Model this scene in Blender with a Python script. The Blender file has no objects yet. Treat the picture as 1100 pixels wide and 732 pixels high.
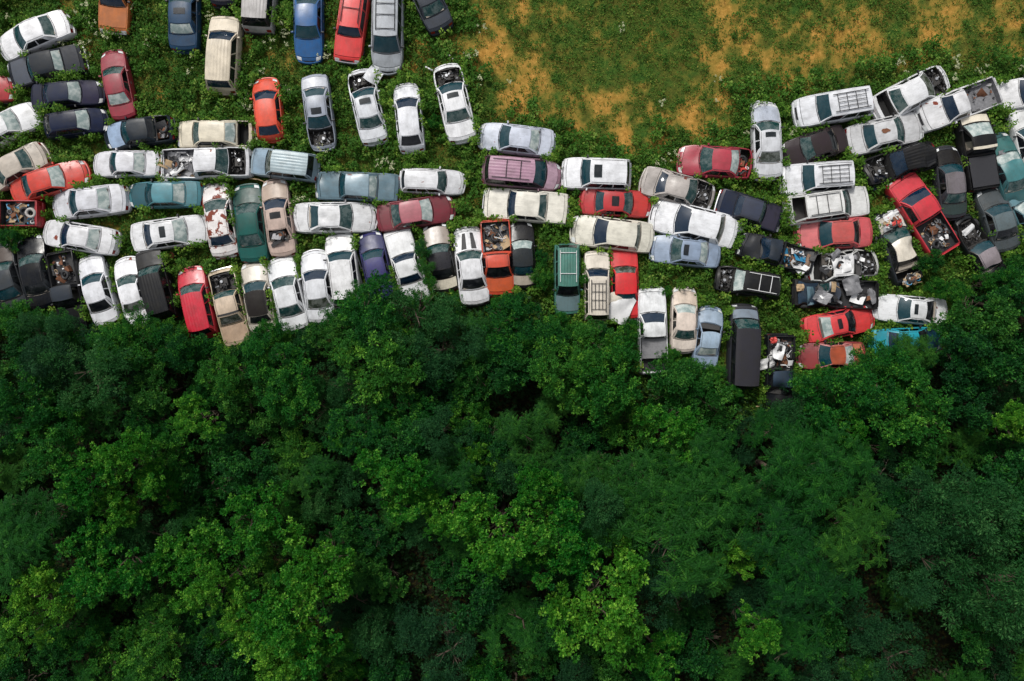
import bpy, math, random
import numpy as np
from mathutils import Vector, Matrix, Euler

scene = bpy.context.scene
R = math.radians
# ------------------------------------------------------------------ camera, sky, sun, exposure
CAM_H = 46.0                       # a drone looking straight down
SPX = 0.0588                       # metres on the ground per photograph pixel (1100 wide)
cam_d = bpy.data.cameras.new('Camera')
cam = bpy.data.objects.new('Camera', cam_d)
scene.collection.objects.link(cam)
cam.location = (0, 0, CAM_H)
cam.rotation_euler = (0, 0, 0)
cam_d.sensor_fit = 'HORIZONTAL'
cam_d.angle = 2 * math.atan(550 * SPX / CAM_H)
cam_d.clip_end = 2000
scene.camera = cam

SUN_EL, SUN_AZ = 50.0, 118.0       # elevation; direction towards the sun, ccw from +X (upper left of the picture)
world = bpy.data.worlds.new('World')
scene.world = world
world.use_nodes = True
wn = world.node_tree
sky = wn.nodes.new('ShaderNodeTexSky')
sky.sky_type = 'NISHITA'
sky.sun_disc = False
sky.sun_elevation = R(SUN_EL)
sky.sun_rotation = R(90.0 - SUN_AZ)
sky.air_density = 1.0
sky.dust_density = 3.0
bg = wn.nodes['Background']
hs = wn.nodes.new('ShaderNodeHueSaturation')      # thin cloud: the whole sky is paler than a clear one
hs.inputs['Saturation'].default_value = 0.22
wn.links.new(sky.outputs[0], hs.inputs['Color'])
wn.links.new(hs.outputs[0], bg.inputs[0])
bg.inputs[1].default_value = 0.085

sun_d = bpy.data.lights.new('Sun', 'SUN')
sun_d.energy = 1.5
sun_d.angle = R(10)
sun_d.color = (1.0, 0.965, 0.91)
sun = bpy.data.objects.new('Sun', sun_d)
scene.collection.objects.link(sun)
dv = Vector((math.cos(R(SUN_AZ)) * math.cos(R(SUN_EL)), math.sin(R(SUN_AZ)) * math.cos(R(SUN_EL)), math.sin(R(SUN_EL))))
sun.rotation_euler = dv.to_track_quat('Z', 'Y').to_euler()
sun.location = dv * 100
scene.view_settings.view_transform = 'Standard'
scene.view_settings.look = 'None'
scene.view_settings.gamma = 1.0
scene.view_settings.exposure = 0.72
scene.cycles.max_bounces = 6
scene.cycles.diffuse_bounces = 3
scene.cycles.glossy_bounces = 2
scene.cycles.transmission_bounces = 3
scene.cycles.transparent_max_bounces = 6
scene.render.resolution_x = 1024
scene.render.resolution_y = 681

# ------------------------------------------------------------------ helpers
COL = scene.collection


def P(px, py, z=0.0):
    """photograph pixel -> world point at height z"""
    k = SPX * (CAM_H - z) / CAM_H
    return Vector(((px - 550) * k, (366 - py) * k, z))


def lin(h):
    h = h.lstrip('#')
    o = []
    for i in (0, 2, 4):
        c = int(h[i:i + 2], 16) / 255
        o.append(c / 12.92 if c <= 0.04045 else ((c + 0.055) / 1.055) ** 2.4)
    return o


def tag(o, label=None, cat=None, group=None, kind=None):
    if label: o['label'] = label
    if cat: o['category'] = cat
    if group: o['group'] = group
    if kind: o['kind'] = kind
    return o


def link(name, data, mats, parent=None, loc=None, rot=None):
    o = bpy.data.objects.new(name, data)
    COL.objects.link(o)
    if data is not None and mats is not None:
        if not isinstance(mats, (list, tuple)): mats = [mats]
        if len(data.materials) == 0:
            for m in mats: data.materials.append(m)
        else:
            for i, m in enumerate(mats):
                if data.materials[i] != m:
                    o.material_slots[i].link = 'OBJECT'
                    o.material_slots[i].material = m
    if parent: o.parent = parent
    if loc is not None: o.location = loc
    if rot is not None: o.rotation_euler = rot
    return o


class MB:
    """collects faces into one mesh"""
    def __init__(self): self.v = []; self.f = []; self.mi = []; self.cur = 0

    def add(self, vs, fs):
        b = len(self.v)
        self.v.extend([tuple(p) for p in vs])
        for f in fs:
            self.f.append(tuple(i + b for i in f)); self.mi.append(self.cur)
        return self

    def grid(self, rows, skip=None):
        n = len(rows[0])
        fs = []
        for i in range(len(rows) - 1):
            for j in range(n - 1):
                if skip and skip(i, j): continue
                fs.append((i * n + j, i * n + j + 1, (i + 1) * n + j + 1, (i + 1) * n + j))
        self.add([p for r in rows for p in r], fs)
        return self

    def box(self, c, s, rot=None, taper=1.0):
        x, y, z = s[0] / 2, s[1] / 2, s[2] / 2
        t = taper
        vs = [(-x, -y, -z), (x, -y, -z), (x, y, -z), (-x, y, -z), (-x * t, -y * t, z), (x * t, -y * t, z), (x * t, y * t, z), (-x * t, y * t, z)]
        if rot is not None:
            M = Euler(rot).to_matrix()
            vs = [M @ Vector(p) for p in vs]
        vs = [(p[0] + c[0], p[1] + c[1], p[2] + c[2]) for p in vs]
        return self.add(vs, [(0, 3, 2, 1), (4, 5, 6, 7), (0, 1, 5, 4), (1, 2, 6, 5), (2, 3, 7, 6), (3, 0, 4, 7)])

    def tube(self, p0, p1, r0, r1=None, n=6):
        r1 = r0 if r1 is None else r1
        p0 = Vector(p0); p1 = Vector(p1); d = (p1 - p0)
        if d.length < 1e-6: return self
        d.normalize()
        a = d.orthogonal().normalized(); b = d.cross(a)
        vs = []
        for p, r in ((p0, r0), (p1, r1)):
            for k in range(n):
                t = 2 * math.pi * k / n
                vs.append(p + (a * math.cos(t) + b * math.sin(t)) * r)
        fs = [(k, (k + 1) % n, n + (k + 1) % n, n + k) for k in range(n)]
        fs += [tuple(range(n))[::-1], tuple(range(n, 2 * n))]
        return self.add(vs, fs)

    def torus(self, c, R0, r, rot=None, n=16, m=6):
        M = Euler(rot).to_matrix() if rot is not None else Matrix.Identity(3)
        rows = []
        for i in range(n + 1):
            a = 2 * math.pi * i / n
            row = []
            for j in range(m + 1):
                b = 2 * math.pi * j / m
                p = M @ Vector(((R0 + r * math.cos(b)) * math.cos(a), (R0 + r * math.cos(b)) * math.sin(a), r * math.sin(b)))
                row.append((p.x + c[0], p.y + c[1], p.z + c[2]))
            rows.append(row)
        return self.grid(rows)

    def mesh(self, name, smooth=False, sharp=None):
        me = bpy.data.meshes.new(name)
        me.from_pydata(self.v, [], self.f)
        if any(self.mi): me.polygons.foreach_set('material_index', self.mi)
        if smooth:
            me.polygons.foreach_set('use_smooth', [True] * len(me.polygons))
            if sharp: me.set_sharp_from_angle(angle=R(sharp))
        me.update()
        return me


def tri_mesh(name, verts, faces, nv=3):
    """big mesh from numpy arrays"""
    me = bpy.data.meshes.new(name)
    me.vertices.add(len(verts)); me.vertices.foreach_set('co', np.asarray(verts, np.float32).ravel())
    m = len(faces)
    me.loops.add(m * nv); me.loops.foreach_set('vertex_index', np.asarray(faces, np.int32).ravel())
    me.polygons.add(m); me.polygons.foreach_set('loop_start', np.arange(0, m * nv, nv, dtype=np.int32))
    me.update(calc_edges=True)
    return me


def vnoise(x, y, seed=0):
    xi = np.floor(x).astype(np.int64); yi = np.floor(y).astype(np.int64)
    fx = x - xi; fy = y - yi
    fx = fx * fx * (3 - 2 * fx); fy = fy * fy * (3 - 2 * fy)

    def h(a, b):
        n = (a * 374761393 + b * 668265263 + seed * 1274126177) & 0xffffffff
        n = ((n ^ (n >> 13)) * 1274126177) & 0xffffffff
        return ((n ^ (n >> 16)) & 0xffff) / 65535.0
    return (h(xi, yi) * (1 - fx) + h(xi + 1, yi) * fx) * (1 - fy) + (h(xi, yi + 1) * (1 - fx) + h(xi + 1, yi + 1) * fx) * fy


def fbm(x, y, seed=0, oct=4):
    s = 0; a = 0.5; t = 0
    for o in range(oct):
        s = s + a * vnoise(x * 2 ** o, y * 2 ** o, seed + o * 17); t += a; a *= 0.5
    return s / t


# ------------------------------------------------------------------ materials
MATS = {}


def newmat(name):
    m = bpy.data.materials.new(name); m.use_nodes = True
    nt = m.node_tree
    return m, nt, nt.nodes['Principled BSDF']


def nd(nt, t, **kw):
    n = nt.nodes.new(t)
    for k, v in kw.items():
        if k.startswith('i_'): n.inputs[k[2:].replace('_', ' ')].default_value = v
        else: setattr(n, k, v)
    return n


def mixc(nt, fac, a, b, blend='MIX'):
    n = nt.nodes.new('ShaderNodeMix'); n.data_type = 'RGBA'; n.blend_type = blend
    for s, v in ((n.inputs[0], fac), (n.inputs[6], a), (n.inputs[7], b)):
        if isinstance(v, bpy.types.NodeSocket): nt.links.new(v, s)
        elif isinstance(v, (int, float)): s.default_value = v
        else: s.default_value = (*v[:3], 1)
    return n.outputs[2]


def ramp(nt, src, p0, p1, c0=(0, 0, 0, 1), c1=(1, 1, 1, 1)):
    r = nt.nodes.new('ShaderNodeValToRGB')
    r.color_ramp.elements[0].position = p0; r.color_ramp.elements[1].position = p1
    r.color_ramp.elements[0].color = c0; r.color_ramp.elements[1].color = c1
    nt.links.new(src, r.inputs[0])
    return r.outputs[0]


def objcoord(nt):
    """object coordinates shifted by a per-object random so that no two panels repeat"""
    tc = nt.nodes.new('ShaderNodeTexCoord'); oi = nt.nodes.new('ShaderNodeObjectInfo')
    ml = nd(nt, 'ShaderNodeMath', operation='MULTIPLY'); nt.links.new(oi.outputs['Random'], ml.inputs[0]); ml.inputs[1].default_value = 60
    ad = nd(nt, 'ShaderNodeVectorMath', operation='ADD')
    nt.links.new(tc.outputs['Object'], ad.inputs[0]); nt.links.new(ml.outputs[0], ad.inputs[1])
    return ad.outputs[0], oi.outputs['Random']


def noise(nt, co, scale, detail=4, rough=0.55):
    n = nt.nodes.new('ShaderNodeTexNoise'); n.inputs['Scale'].default_value = scale
    n.inputs['Detail'].default_value = detail; n.inputs['Roughness'].default_value = rough
    nt.links.new(co, n.inputs['Vector'])
    return n.outputs['Fac']


RUST = (0.15, 0.030, 0.014)


def paint(hexcol, rust=0.0, fade=0.0, gloss=0.42):
    """weathered car paint: grime, chalky fading, optional rust patches"""
    key = ('paint', hexcol, rust, fade, gloss)
    if key in MATS: return MATS[key]
    c = lin(hexcol)
    lum = sum(c) / 3
    if min(c) > .52 and c[2] >= c[0]: c = [(lum + .35 * (x - lum)) * .97 for x in c]        # white paint is neutral
    if lum < .12: c = [x * (.30 + .70 * lum / .12) for x in c]      # undo the sheen the photograph adds to dark paint
    m, nt, b = newmat('paint_' + hexcol.lstrip('#') + ('_rust' if rust else ''))
    co, rnd = objcoord(nt)
    lum = sum(c) / 3
    n1 = noise(nt, co, 1.6, 5, 0.6)
    grime = [x * 0.62 + y for x, y in zip(c, (0.010, 0.009, 0.006))]
    ck = .025 + .6 * lum
    chalk = [x * (1 - .25) + 0.25 * ck for x in c]
    col = mixc(nt, ramp(nt, n1, 0.42, 0.72), c, grime)
    n2 = noise(nt, co, 4.5, 6, 0.65)
    f2 = nd(nt, 'ShaderNodeMath', operation='MULTIPLY'); nt.links.new(ramp(nt, n2, 0.5, 0.75), f2.inputs[0]); f2.inputs[1].default_value = 0.38 + fade
    col = mixc(nt, f2.outputs[0], col, chalk)
    n3 = noise(nt, co, 14, 6, 0.7)                              # leaf litter, pollen and bird specks
    col = mixc(nt, ramp(nt, n3, 0.61, 0.72), col, (0.10, 0.085, 0.05) if lum > .06 else (0.04, 0.035, 0.022))
    mp = nt.nodes.new('ShaderNodeMapping'); mp.inputs['Scale'].default_value = (.8, 5.0, 2.0); nt.links.new(co, mp.inputs['Vector'])
    n6 = noise(nt, mp.outputs[0], 2.0, 5, .65)
    f6 = nd(nt, 'ShaderNodeMath', operation='MULTIPLY'); nt.links.new(ramp(nt, n6, .46, .72), f6.inputs[0]); f6.inputs[1].default_value = .42
    col = mixc(nt, f6.outputs[0], col, [x * .5 + y for x, y in zip(c, (.035, .030, .020) if lum > .06 else (.012, .011, .009))])
    rr = nd(nt, 'ShaderNodeMapRange'); nt.links.new(n2, rr.inputs[0])
    rr.inputs[3].default_value = gloss - 0.14; rr.inputs[4].default_value = gloss + 0.16
    if rust:
        n4 = noise(nt, co, 1.5, 6, 0.6)
        th = 0.70 - rust * 0.25
        mask = ramp(nt, n4, th, th + 0.025)
        n5 = noise(nt, co, 11, 4, 0.6)
        rc = mixc(nt, n5, [x * 0.5 for x in RUST], [x * 1.8 for x in RUST])
        col = mixc(nt, mask, col, rc)
        ro = mixc(nt, mask, rr.outputs[0], (0.85, 0.85, 0.85))
        nt.links.new(ro, b.inputs['Roughness'])
    else:
        nt.links.new(rr.outputs[0], b.inputs['Roughness'])
    nt.links.new(col, b.inputs['Base Color'])
    b.inputs['Specular IOR Level'].default_value = 0.22 if lum < .06 else 0.4
    b.inputs['Coat Weight'].default_value = 0.04 if lum < .06 else 0.15
    b.inputs['Coat Roughness'].default_value = 0.25
    bm = nt.nodes.new('ShaderNodeBump'); bm.inputs['Strength'].default_value = 0.12; bm.inputs['Distance'].default_value = 0.05
    nt.links.new(noise(nt, co, 2.2, 2, 0.5), bm.inputs['Height']); nt.links.new(bm.outputs[0], b.inputs['Normal'])
    MATS[key] = m
    return m


def plain(name, col, rough=0.6, metal=0.0, var=0.35, scale=8.0):
    if name in MATS: return MATS[name]
    m, nt, b = newmat(name)
    co, rnd = objcoord(nt)
    n = noise(nt, co, scale, 5, 0.6)
    nt.links.new(mixc(nt, n, [x * (1 - var) for x in col], [min(1, x * (1 + var)) for x in col]), b.inputs['Base Color'])
    b.inputs['Roughness'].default_value = rough; b.inputs['Metallic'].default_value = metal
    MATS[name] = m
    return m


def glass(kind):
    key = ('glass', kind)
    if key in MATS: return MATS[key]
    col, rough, tr, dust_glare = {
        't': ((0.002, 0.036, 0.050), 0.05, 0.14, 0.03),     # clear tinted, teal
        'b': ((0.002, 0.015, 0.038), 0.05, 0.12, 0.02),     # bluish dark
        'k': ((0.005, 0.006, 0.009), 0.07, 0.12, 0.02),     # black
        's': ((0.24, 0.31, 0.30), 0.12, 0.12, 0.7),         # dusty, silvery from reflected sky put into the colour
        'g': ((0.006, 0.042, 0.042), 0.07, 0.18, 0.14),     # greenish, half dusty
        'o': ((0.035, 0.045, 0.030), 0.12, 0.25, 0.25),     # olive
    }[kind]
    m, nt, b = newmat('glass_' + {'t': 'teal', 'b': 'blue', 'k': 'black', 's': 'dusty_glare', 'g': 'green', 'o': 'olive'}[kind])
    co, rnd = objcoord(nt)
    n = noise(nt, co, 2.4, 5, 0.65)
    f = nd(nt, 'ShaderNodeMath', operation='MULTIPLY'); nt.links.new(ramp(nt, n, 0.42, 0.60), f.inputs[0]); f.inputs[1].default_value = dust_glare
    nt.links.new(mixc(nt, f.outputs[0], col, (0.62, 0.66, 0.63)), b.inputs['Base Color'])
    b.inputs['Roughness'].default_value = rough
    b.inputs['Specular IOR Level'].default_value = 0.5
    tp = nt.nodes.new('ShaderNodeBsdfTransparent'); tp.inputs[0].default_value = (0.75, 0.92, 0.92, 1)
    mx = nt.nodes.new('ShaderNodeMixShader'); mx.inputs[0].default_value = tr
    nt.links.new(b.outputs[0], mx.inputs[1]); nt.links.new(tp.outputs[0], mx.inputs[2])
    nt.links.new(mx.outputs[0], nt.nodes['Material Output'].inputs[0])
    MATS[key] = m
    return m


M_RUBBER = plain('tyre_rubber', (0.018, 0.018, 0.019), 0.85)
M_RIM = plain('steel_rim', (0.32, 0.32, 0.33), 0.45, 0.6)
M_BLACK = plain('black_plastic', (0.020, 0.020, 0.022), 0.6)
M_UNDER = plain('underbody_black', (0.010, 0.010, 0.010), 0.9)
M_SEAT = plain('seat_cloth', (0.085, 0.075, 0.065), 0.9)
M_SEATL = plain('seat_cloth_pale', (0.33, 0.29, 0.24), 0.9)
M_DASH = plain('dashboard_plastic', (0.045, 0.043, 0.042), 0.7)
M_CHROME = plain('chrome_trim', (0.55, 0.56, 0.58), 0.25, 0.8)
M_HEADL = plain('headlight_lens', (0.62, 0.64, 0.64), 0.2)
M_TAILL = plain('taillight_lens', (0.22, 0.012, 0.012), 0.25)
M_ENG = plain('engine_iron', (0.045, 0.042, 0.040), 0.7, 0.2, 0.7, 14)
M_ALU = plain('bare_aluminium', (0.42, 0.43, 0.45), 0.45, 0.5, 0.5, 9)
M_RUSTY = plain('rusty_steel', (0.15, 0.060, 0.028), 0.85, 0, 0.6, 9)
M_GREYM = plain('grey_scrap_metal', (0.20, 0.20, 0.21), 0.55, 0.2, 0.6, 6)
M_WHITEP = plain('white_scrap_panel', (0.62, 0.62, 0.62), 0.5, 0, 0.25, 5)
M_TAN = plain('tan_board', (0.40, 0.28, 0.16), 0.8, 0, 0.4, 6)
M_REDP = plain('red_scrap_panel', (0.50, 0.05, 0.04), 0.5, 0, 0.3, 5)
M_BLUEP = plain('blue_scrap_plastic', (0.03, 0.20, 0.36), 0.5, 0, 0.3, 5)

# ------------------------------------------------------------------ vehicles
TYPES = {
    #          H     fc    frf   frr   frb   znose zcowl ztr1  ztr2  wr    b0    b1    t0    t1    side windows
    'sedan':  (1.40, .265, .405, .670, .805, .66, .92, .97, .90, .72, .20, .15, .14, .10, ((.05, .44), (.48, .80)), 2),
    'coupe':  (1.32, .285, .430, .640, .810, .62, .88, .93, .87, .70, .22, .16, .16, .11, ((.05, .52), (.56, .80)), 1),
    'boxy':   (1.40, .285, .375, .650, .750, .72, .91, .94, .90, .74, .05, .05, .05, .05, ((.05, .45), (.49, .86)), 2),
    'hatch':  (1.42, .235, .400, .800, .940, .66, .95, .98, .90, .72, .19, .11, .14, .09, ((.05, .42), (.46, .82)), 2),
    'wagon':  (1.45, .255, .385, .900, .965, .68, .95, .98, .92, .74, .18, .07, .13, .07, ((.04, .34), (.37, .64), (.67, .92)), 2),
    'suv':    (1.70, .255, .380, .905, .965, .88, 1.06, 1.06, .95, .77, .09, .05, .10, .06, ((.04, .34), (.37, .64), (.67, .94)), 2),
    'minivan': (1.76, .185, .340, .915, .970, .72, 1.04, 1.05, .95, .74, .26, .07, .20, .07, ((.05, .32), (.35, .64), (.67, .94)), 2),
    'van':    (1.95, .165, .290, .960, .985, .90, 1.15, 1.15, .95, .82, .10, .03, .10, .04, ((.03, .24), (.27, .60), (.63, .95)), 1),
    'pickup': (1.64, .275, .365, .520, .555, .90, 1.06, 1.04, 1.04, .74, .08, .03, .08, .03, ((.10, .86),), 1),
}
TYPE_NAME = {'sedan': 'sedan', 'coupe': 'coupe', 'boxy': 'sedan', 'hatch': 'hatchback', 'wagon': 'station_wagon', 'suv': 'off_road_car',
             'minivan': 'minivan', 'van': 'cargo_van', 'pickup': 'pickup_truck'}
TYPE_CAT = {'minivan': 'van', 'van': 'van', 'pickup': 'pickup truck'}
SHARED = {}
FOOT = []                          # footprints, kept clear of weeds


def wheel_mesh():
    if 'wheel' in SHARED: return SHARED['wheel'], SHARED['rim']
    t = MB(); n = 20
    prof = [(.20, -.10), (.27, -.105), (.31, -.08), (.315, 0), (.31, .08), (.27, .105), (.20, .10)]
    rows = []
    for i in range(n + 1):
        a = 2 * math.pi * i / n
        rows.append([(r * math.cos(a), y, r * math.sin(a)) for r, y in prof])
    t.grid(rows)
    SHARED['wheel'] = t.mesh('wheel', True)
    r = MB(); rows = []
    pr = [(.205, -.085), (.19, -.06), (.06, -.075), (.0, -.085)]
    for s in (1, -1):
        rows = [[(q * math.cos(2 * math.pi * i / n), s * y, q * math.sin(2 * math.pi * i / n)) for q, y in pr] for i in range(n + 1)]
        r.grid(rows)
    SHARED['rim'] = r.mesh('rim', True)
    return SHARED['wheel'], SHARED['rim']


def make_engine(rng, lx, ly):
    e = MB()
    e.cur = 0
    e.box((-.02, 0, .50), (lx * .55, ly * .42, .34), taper=.85)
    for k in range(30):
        e.cur = rng.choice([0, 0, 0, 1, 2, 2])
        e.box((rng.uniform(-.46, .46) * lx, rng.uniform(-.46, .46) * ly, rng.uniform(.48, .70)),
              (rng.uniform(.05, .2), rng.uniform(.04, .16), rng.uniform(.05, .16)), (rng.uniform(-.4, .4), rng.uniform(-.4, .4), rng.uniform(0, 3)), rng.uniform(.6, 1))
    for k in range(14):
        e.cur = rng.choice([0, 1, 2, 2])
        x, y = rng.uniform(-.42, .42) * lx, rng.uniform(-.42, .42) * ly
        e.tube((x, y, rng.uniform(.55, .7)), (x + rng.uniform(-.25, .25), y + rng.uniform(-.25, .25), .74), .022, .018, 5)
    e.cur = 1
    e.tube((.05, .1, .68), (.05, .1, .76), .10, .09, 12)
    e.cur = 0
    e.box((lx * .46, 0, .55), (.06, ly * .8, .3))
    return e.mesh('engine')


def junk_mesh(rng, lx, ly, n, zmax, pal=(0, 1, 2, 3, 4)):
    """a heap of tangled scrap: bent sheets, pipes, blocks, rings.  material slots: grey, rusty, white, black, tan, red, blue"""
    j = MB()
    for k in range(n):
        big = 2.6 if k % 5 == 0 else 1.2
        j.cur = rng.choice(pal)
        x, y = rng.uniform(-.46, .46) * lx, rng.uniform(-.46, .46) * ly
        z = rng.uniform(0.04, zmax) * (1 - .5 * (abs(x) / lx + abs(y) / ly))
        t = rng.random()
        if t < .38:                                # bent sheet
            a, b = rng.uniform(.06, .26) * rng.uniform(.4, 1) * big, rng.uniform(.05, .16) * big
            M = Euler((rng.uniform(-.6, .6), rng.uniform(-.6, .6), rng.uniform(0, 6.3))).to_matrix()
            c = rng.uniform(-.4, .4); w = rng.uniform(-.5, .5)
            rows = [[M @ Vector((a * u, b * v, c * u * u * a + w * v * u * b)) + Vector((x, y, z)) for v in (-1, -.3, .4, 1)] for u in (-1, -.4, .3, 1)]
            j.grid(rows)
        elif t < .62:
            a = rng.uniform(0, 6.3); l = rng.uniform(.2, .6)
            p = Vector((x, y, z)); q = p + Vector((math.cos(a) * l, math.sin(a) * l, rng.uniform(-.08, .12)))
            q.x = max(-.48 * lx, min(.48 * lx, q.x)); q.y = max(-.48 * ly, min(.48 * ly, q.y))
            j.tube(p, q, rng.uniform(.012, .03), None, 6)
        elif t < .9:
            j.box((x, y, z), (rng.uniform(.04, .2), rng.uniform(.03, .14), rng.uniform(.03, .12)), (rng.uniform(-.7, .7), rng.uniform(-.5, .5), rng.uniform(0, 3)), rng.uniform(.7, 1))
        else:
            j.torus((x, y, z), rng.uniform(.08, .16), .03, (rng.uniform(-.6, .6), rng.uniform(-.6, .6), 0), 12, 5)
    if n > 20:
        j.cur = 3; j.torus((rng.uniform(-.25, .25) * lx, rng.uniform(-.2, .2) * ly, zmax * .75), .22, .085, (rng.uniform(-.3, .3), rng.uniform(-.3, .3), 0), 18, 7)
        j.cur = 1; j.box((rng.uniform(-.3, .3) * lx, rng.uniform(-.2, .2) * ly, zmax * .5), (.42, .30, .28), (.1, .1, rng.uniform(0, 3)), .8)
    return j.mesh('scrap')


JUNK_MATS = [M_GREYM, M_RUSTY, M_WHITEP, M_BLACK, M_TAN, M_REDP, M_BLUEP]


def dent_fn(rng, amt, n=5):
    ds = [(rng.uniform(-1, 1), rng.uniform(-1, 1), rng.uniform(.18, .5), rng.uniform(-1.0, .45) * amt) for _ in range(n)]

    def f(u, v):
        return sum(a * math.exp(-((u - x) ** 2 + (v - y) ** 2) / (r * r)) for x, y, r, a in ds)
    return f


def interp(x, pts):
    if x <= pts[0][0]: return pts[0][1]
    for (a, p), (b, q) in zip(pts, pts[1:]):
        if x <= b: return p + (q - p) * (x - a) / (b - a)
    return pts[-1][1]


def car(typ, cx, cy, th, Lp, Wp, colr, label, seed=None, **o):
    """one vehicle, from its outline in the photograph: centre (pixels), heading (degrees ccw from +x), length and width in pixels"""
    rng = random.Random(seed if seed is not None else int(cx * 131 + cy * 7))
    H, fc, frf, frr, frb, zn, zc, z1, z2, wr, b0, b1, t0, t1, sidew, ndoor = TYPES[typ]
    fc = o.get('fc', fc); frf = o.get('frf', frf); frr = o.get('frr', frr); frb = o.get('frb', frb); H = o.get('H', H)
    jit = rng.uniform(-.012, .012)
    fc += jit; frf += jit
    if typ == 'sedan': frr += rng.uniform(-.015, .015); b0 *= rng.uniform(.7, 1.15); wr += rng.uniform(-.02, .03); H += rng.uniform(-.03, .04)
    k = SPX * (CAM_H - .8) / CAM_H
    L, W = Lp * k, Wp * k
    rust = o.get('rust', rng.choice([0, 0, 0, .05, .10]) if sum(lin(colr)) > .4 else 0); fade = o.get('fade', .1 if rng.random() < .5 else 0); gl = o.get('gloss', rng.choice([.34, .42, .5]))
    mb = paint(colr, rust, fade, gl)
    mh = paint(o['hood'], o.get('hrust', rust if sum(lin(o['hood'])) > .3 else 0), fade, gl) if 'hood' in o else mb
    mr = paint(o['roof'], o.get('rrust', rust if sum(lin(o['roof'])) > .3 else 0), fade, gl) if 'roof' in o else mb
    mt = paint(o['trunk'], rust, fade, gl) if 'trunk' in o else mb
    mf = paint(o['frame'], rust, fade, gl) if 'frame' in o else mb
    loc = P(cx, cy, .8); loc.z = o.get('z', 0.0)
    root = bpy.data.objects.new(o.get('name', TYPE_NAME[typ]), None)
    COL.objects.link(root)
    root.empty_display_size = .5
    root.location = loc
    root.rotation_euler = (R(o.get('roll', rng.uniform(-1.2, 1.2))), R(o.get('pitch', rng.uniform(-.9, .9))), R(th))
    tag(root, label, TYPE_CAT.get(typ, 'car'), o.get('group', 'scrapped vehicles packed in the yard'))
    FOOT.append((loc.x, loc.y, R(th), L, W))

    xf = lambda f: L / 2 - f * L
    pick = typ == 'pickup'
    tail = .985
    ztop = lambda f: interp(f, [(0, .52 + (zn - .66) * .5), (.018, zn - .05), (.05, zn), (fc, zc), (frb, z1), (.95, z2), (tail, z2 - .08), (1, .55)])
    bul = lambda f: interp(f, [(0, b0), (fc, .13 if b0 < .12 else .20), (.5, 0), (frb, -.05 if b0 < .12 else -.13), (1, -b1)])

    def w(f):
        s = 1.0
        if f < .16: s -= t0 * (1 - f / .16) ** 2.2
        if f > .84: s -= t1 * ((f - .84) / .16) ** 2.2
        return W / 2 * s

    def top(f, y, dz=0.0):                       # y: fraction of the half width
        return Vector((xf(f) - bul(f) * y * y, y * w(f), ztop(f) + .035 * (1 - (y / .94) ** 2) + dz))

    def side(f, kk, s, off=0.0):
        y = interp(kk, [(-.2, .93), (0, .97), (.3, 1.0), (.65, 1.0), (1, .985)])
        zt = ztop(f) - .045
        return Vector((xf(f) - bul(f) * y * y, s * (y * w(f) + off), .30 + kk * (zt - .30)))

    # --- body shell with openings for bonnet, cabin and boot / load bed
    fs = [0, .018, .05, .05 + (fc - .05) * .35, .05 + (fc - .05) * .7, fc, fc + (frb - fc) * .33, fc + (frb - fc) * .66, frb]
    has_trunk = frb < .9 and not pick
    if pick: fs += [.58, .7, .84, .965]
    elif has_trunk: fs += [frb + (.95 - frb) * .5, .95]
    fs += [f for f in (tail, 1.0) if f > fs[-1] + .001]
    rows = []
    for f in fs:
        r = [side(f, q, 1) for q in (-.2, 0, .35, .68, .95)] + [top(f, .945), top(f, .885)]
        r += [top(f, q) for q in (.42, 0, -.42)] + [top(f, -.885), top(f, -.945)]
        r += [side(f, q, -1) for q in (.95, .68, .35, 0, -.2)]
        rows.append(r)
    i_c, i_b = fs.index(fc), fs.index(frb)

    def skip(i, j):
        if not (6 <= j <= 9): return False
        if 2 <= i < i_c: return True                        # bonnet
        if i_c <= i < i_b: return True                      # cabin
        if pick: return .58 <= fs[i] < .96
        if has_trunk: return frb <= fs[i] < .949
        return False
    B = MB(); B.grid(rows, skip)
    n = len(rows[0])
    B.add(rows[0], [tuple(range(n))]); B.add(rows[-1], [tuple(range(n))[::-1]])
    body = link('body', B.mesh('body', True, 42), mb, root)

    U = MB(); U.grid([[(xf(f), y * w(f) * .9, .22 + .02 * i) for y in (-1, 0, 1)] for i, f in enumerate((.03, .3, .7, .97))])
    link('underbody', U.mesh('underbody'), M_UNDER, root)

    def panel(name, fa, fb, y0, mat, dz=.008, nu=7, nv=9, dent=.0, rib=None, parent=None, lift=0.0):
        d = dent_fn(rng, dent) if dent else None
        rws = []
        for i in range(nu + 1):
            f = fa + (fb - fa) * i / nu
            rw = []
            for jx in range(nv + 1):
                v = -1 + 2 * jx / nv
                p = top(f, v * y0, dz)
                if d: p.z += d(2 * i / nu - 1, v)
                if rib and i > 0: p.z += rib * math.exp(-((abs(v) - .45) / .12) ** 2)
                p.z += lift * (1 - i / nu)
                rw.append(p)
            rws.append(rw)
        q = MB(); q.grid(rws)
        # turned-down rim gives the panel thickness
        rim = [rws[0], [p - Vector((0, 0, .035)) for p in rws[0]]]; q.grid(rim)
        rim = [rws[-1], [p - Vector((0, 0, .035)) for p in rws[-1]]]; q.grid(rim)
        for e in (0, -1):
            c = [r_[e] for r_ in rws]; q.grid([c, [p - Vector((0, 0, .035)) for p in c]])
        return link(name, q.mesh(name, True, 50), mat, parent or root)

    dn = o.get('dent', .012)
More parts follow.
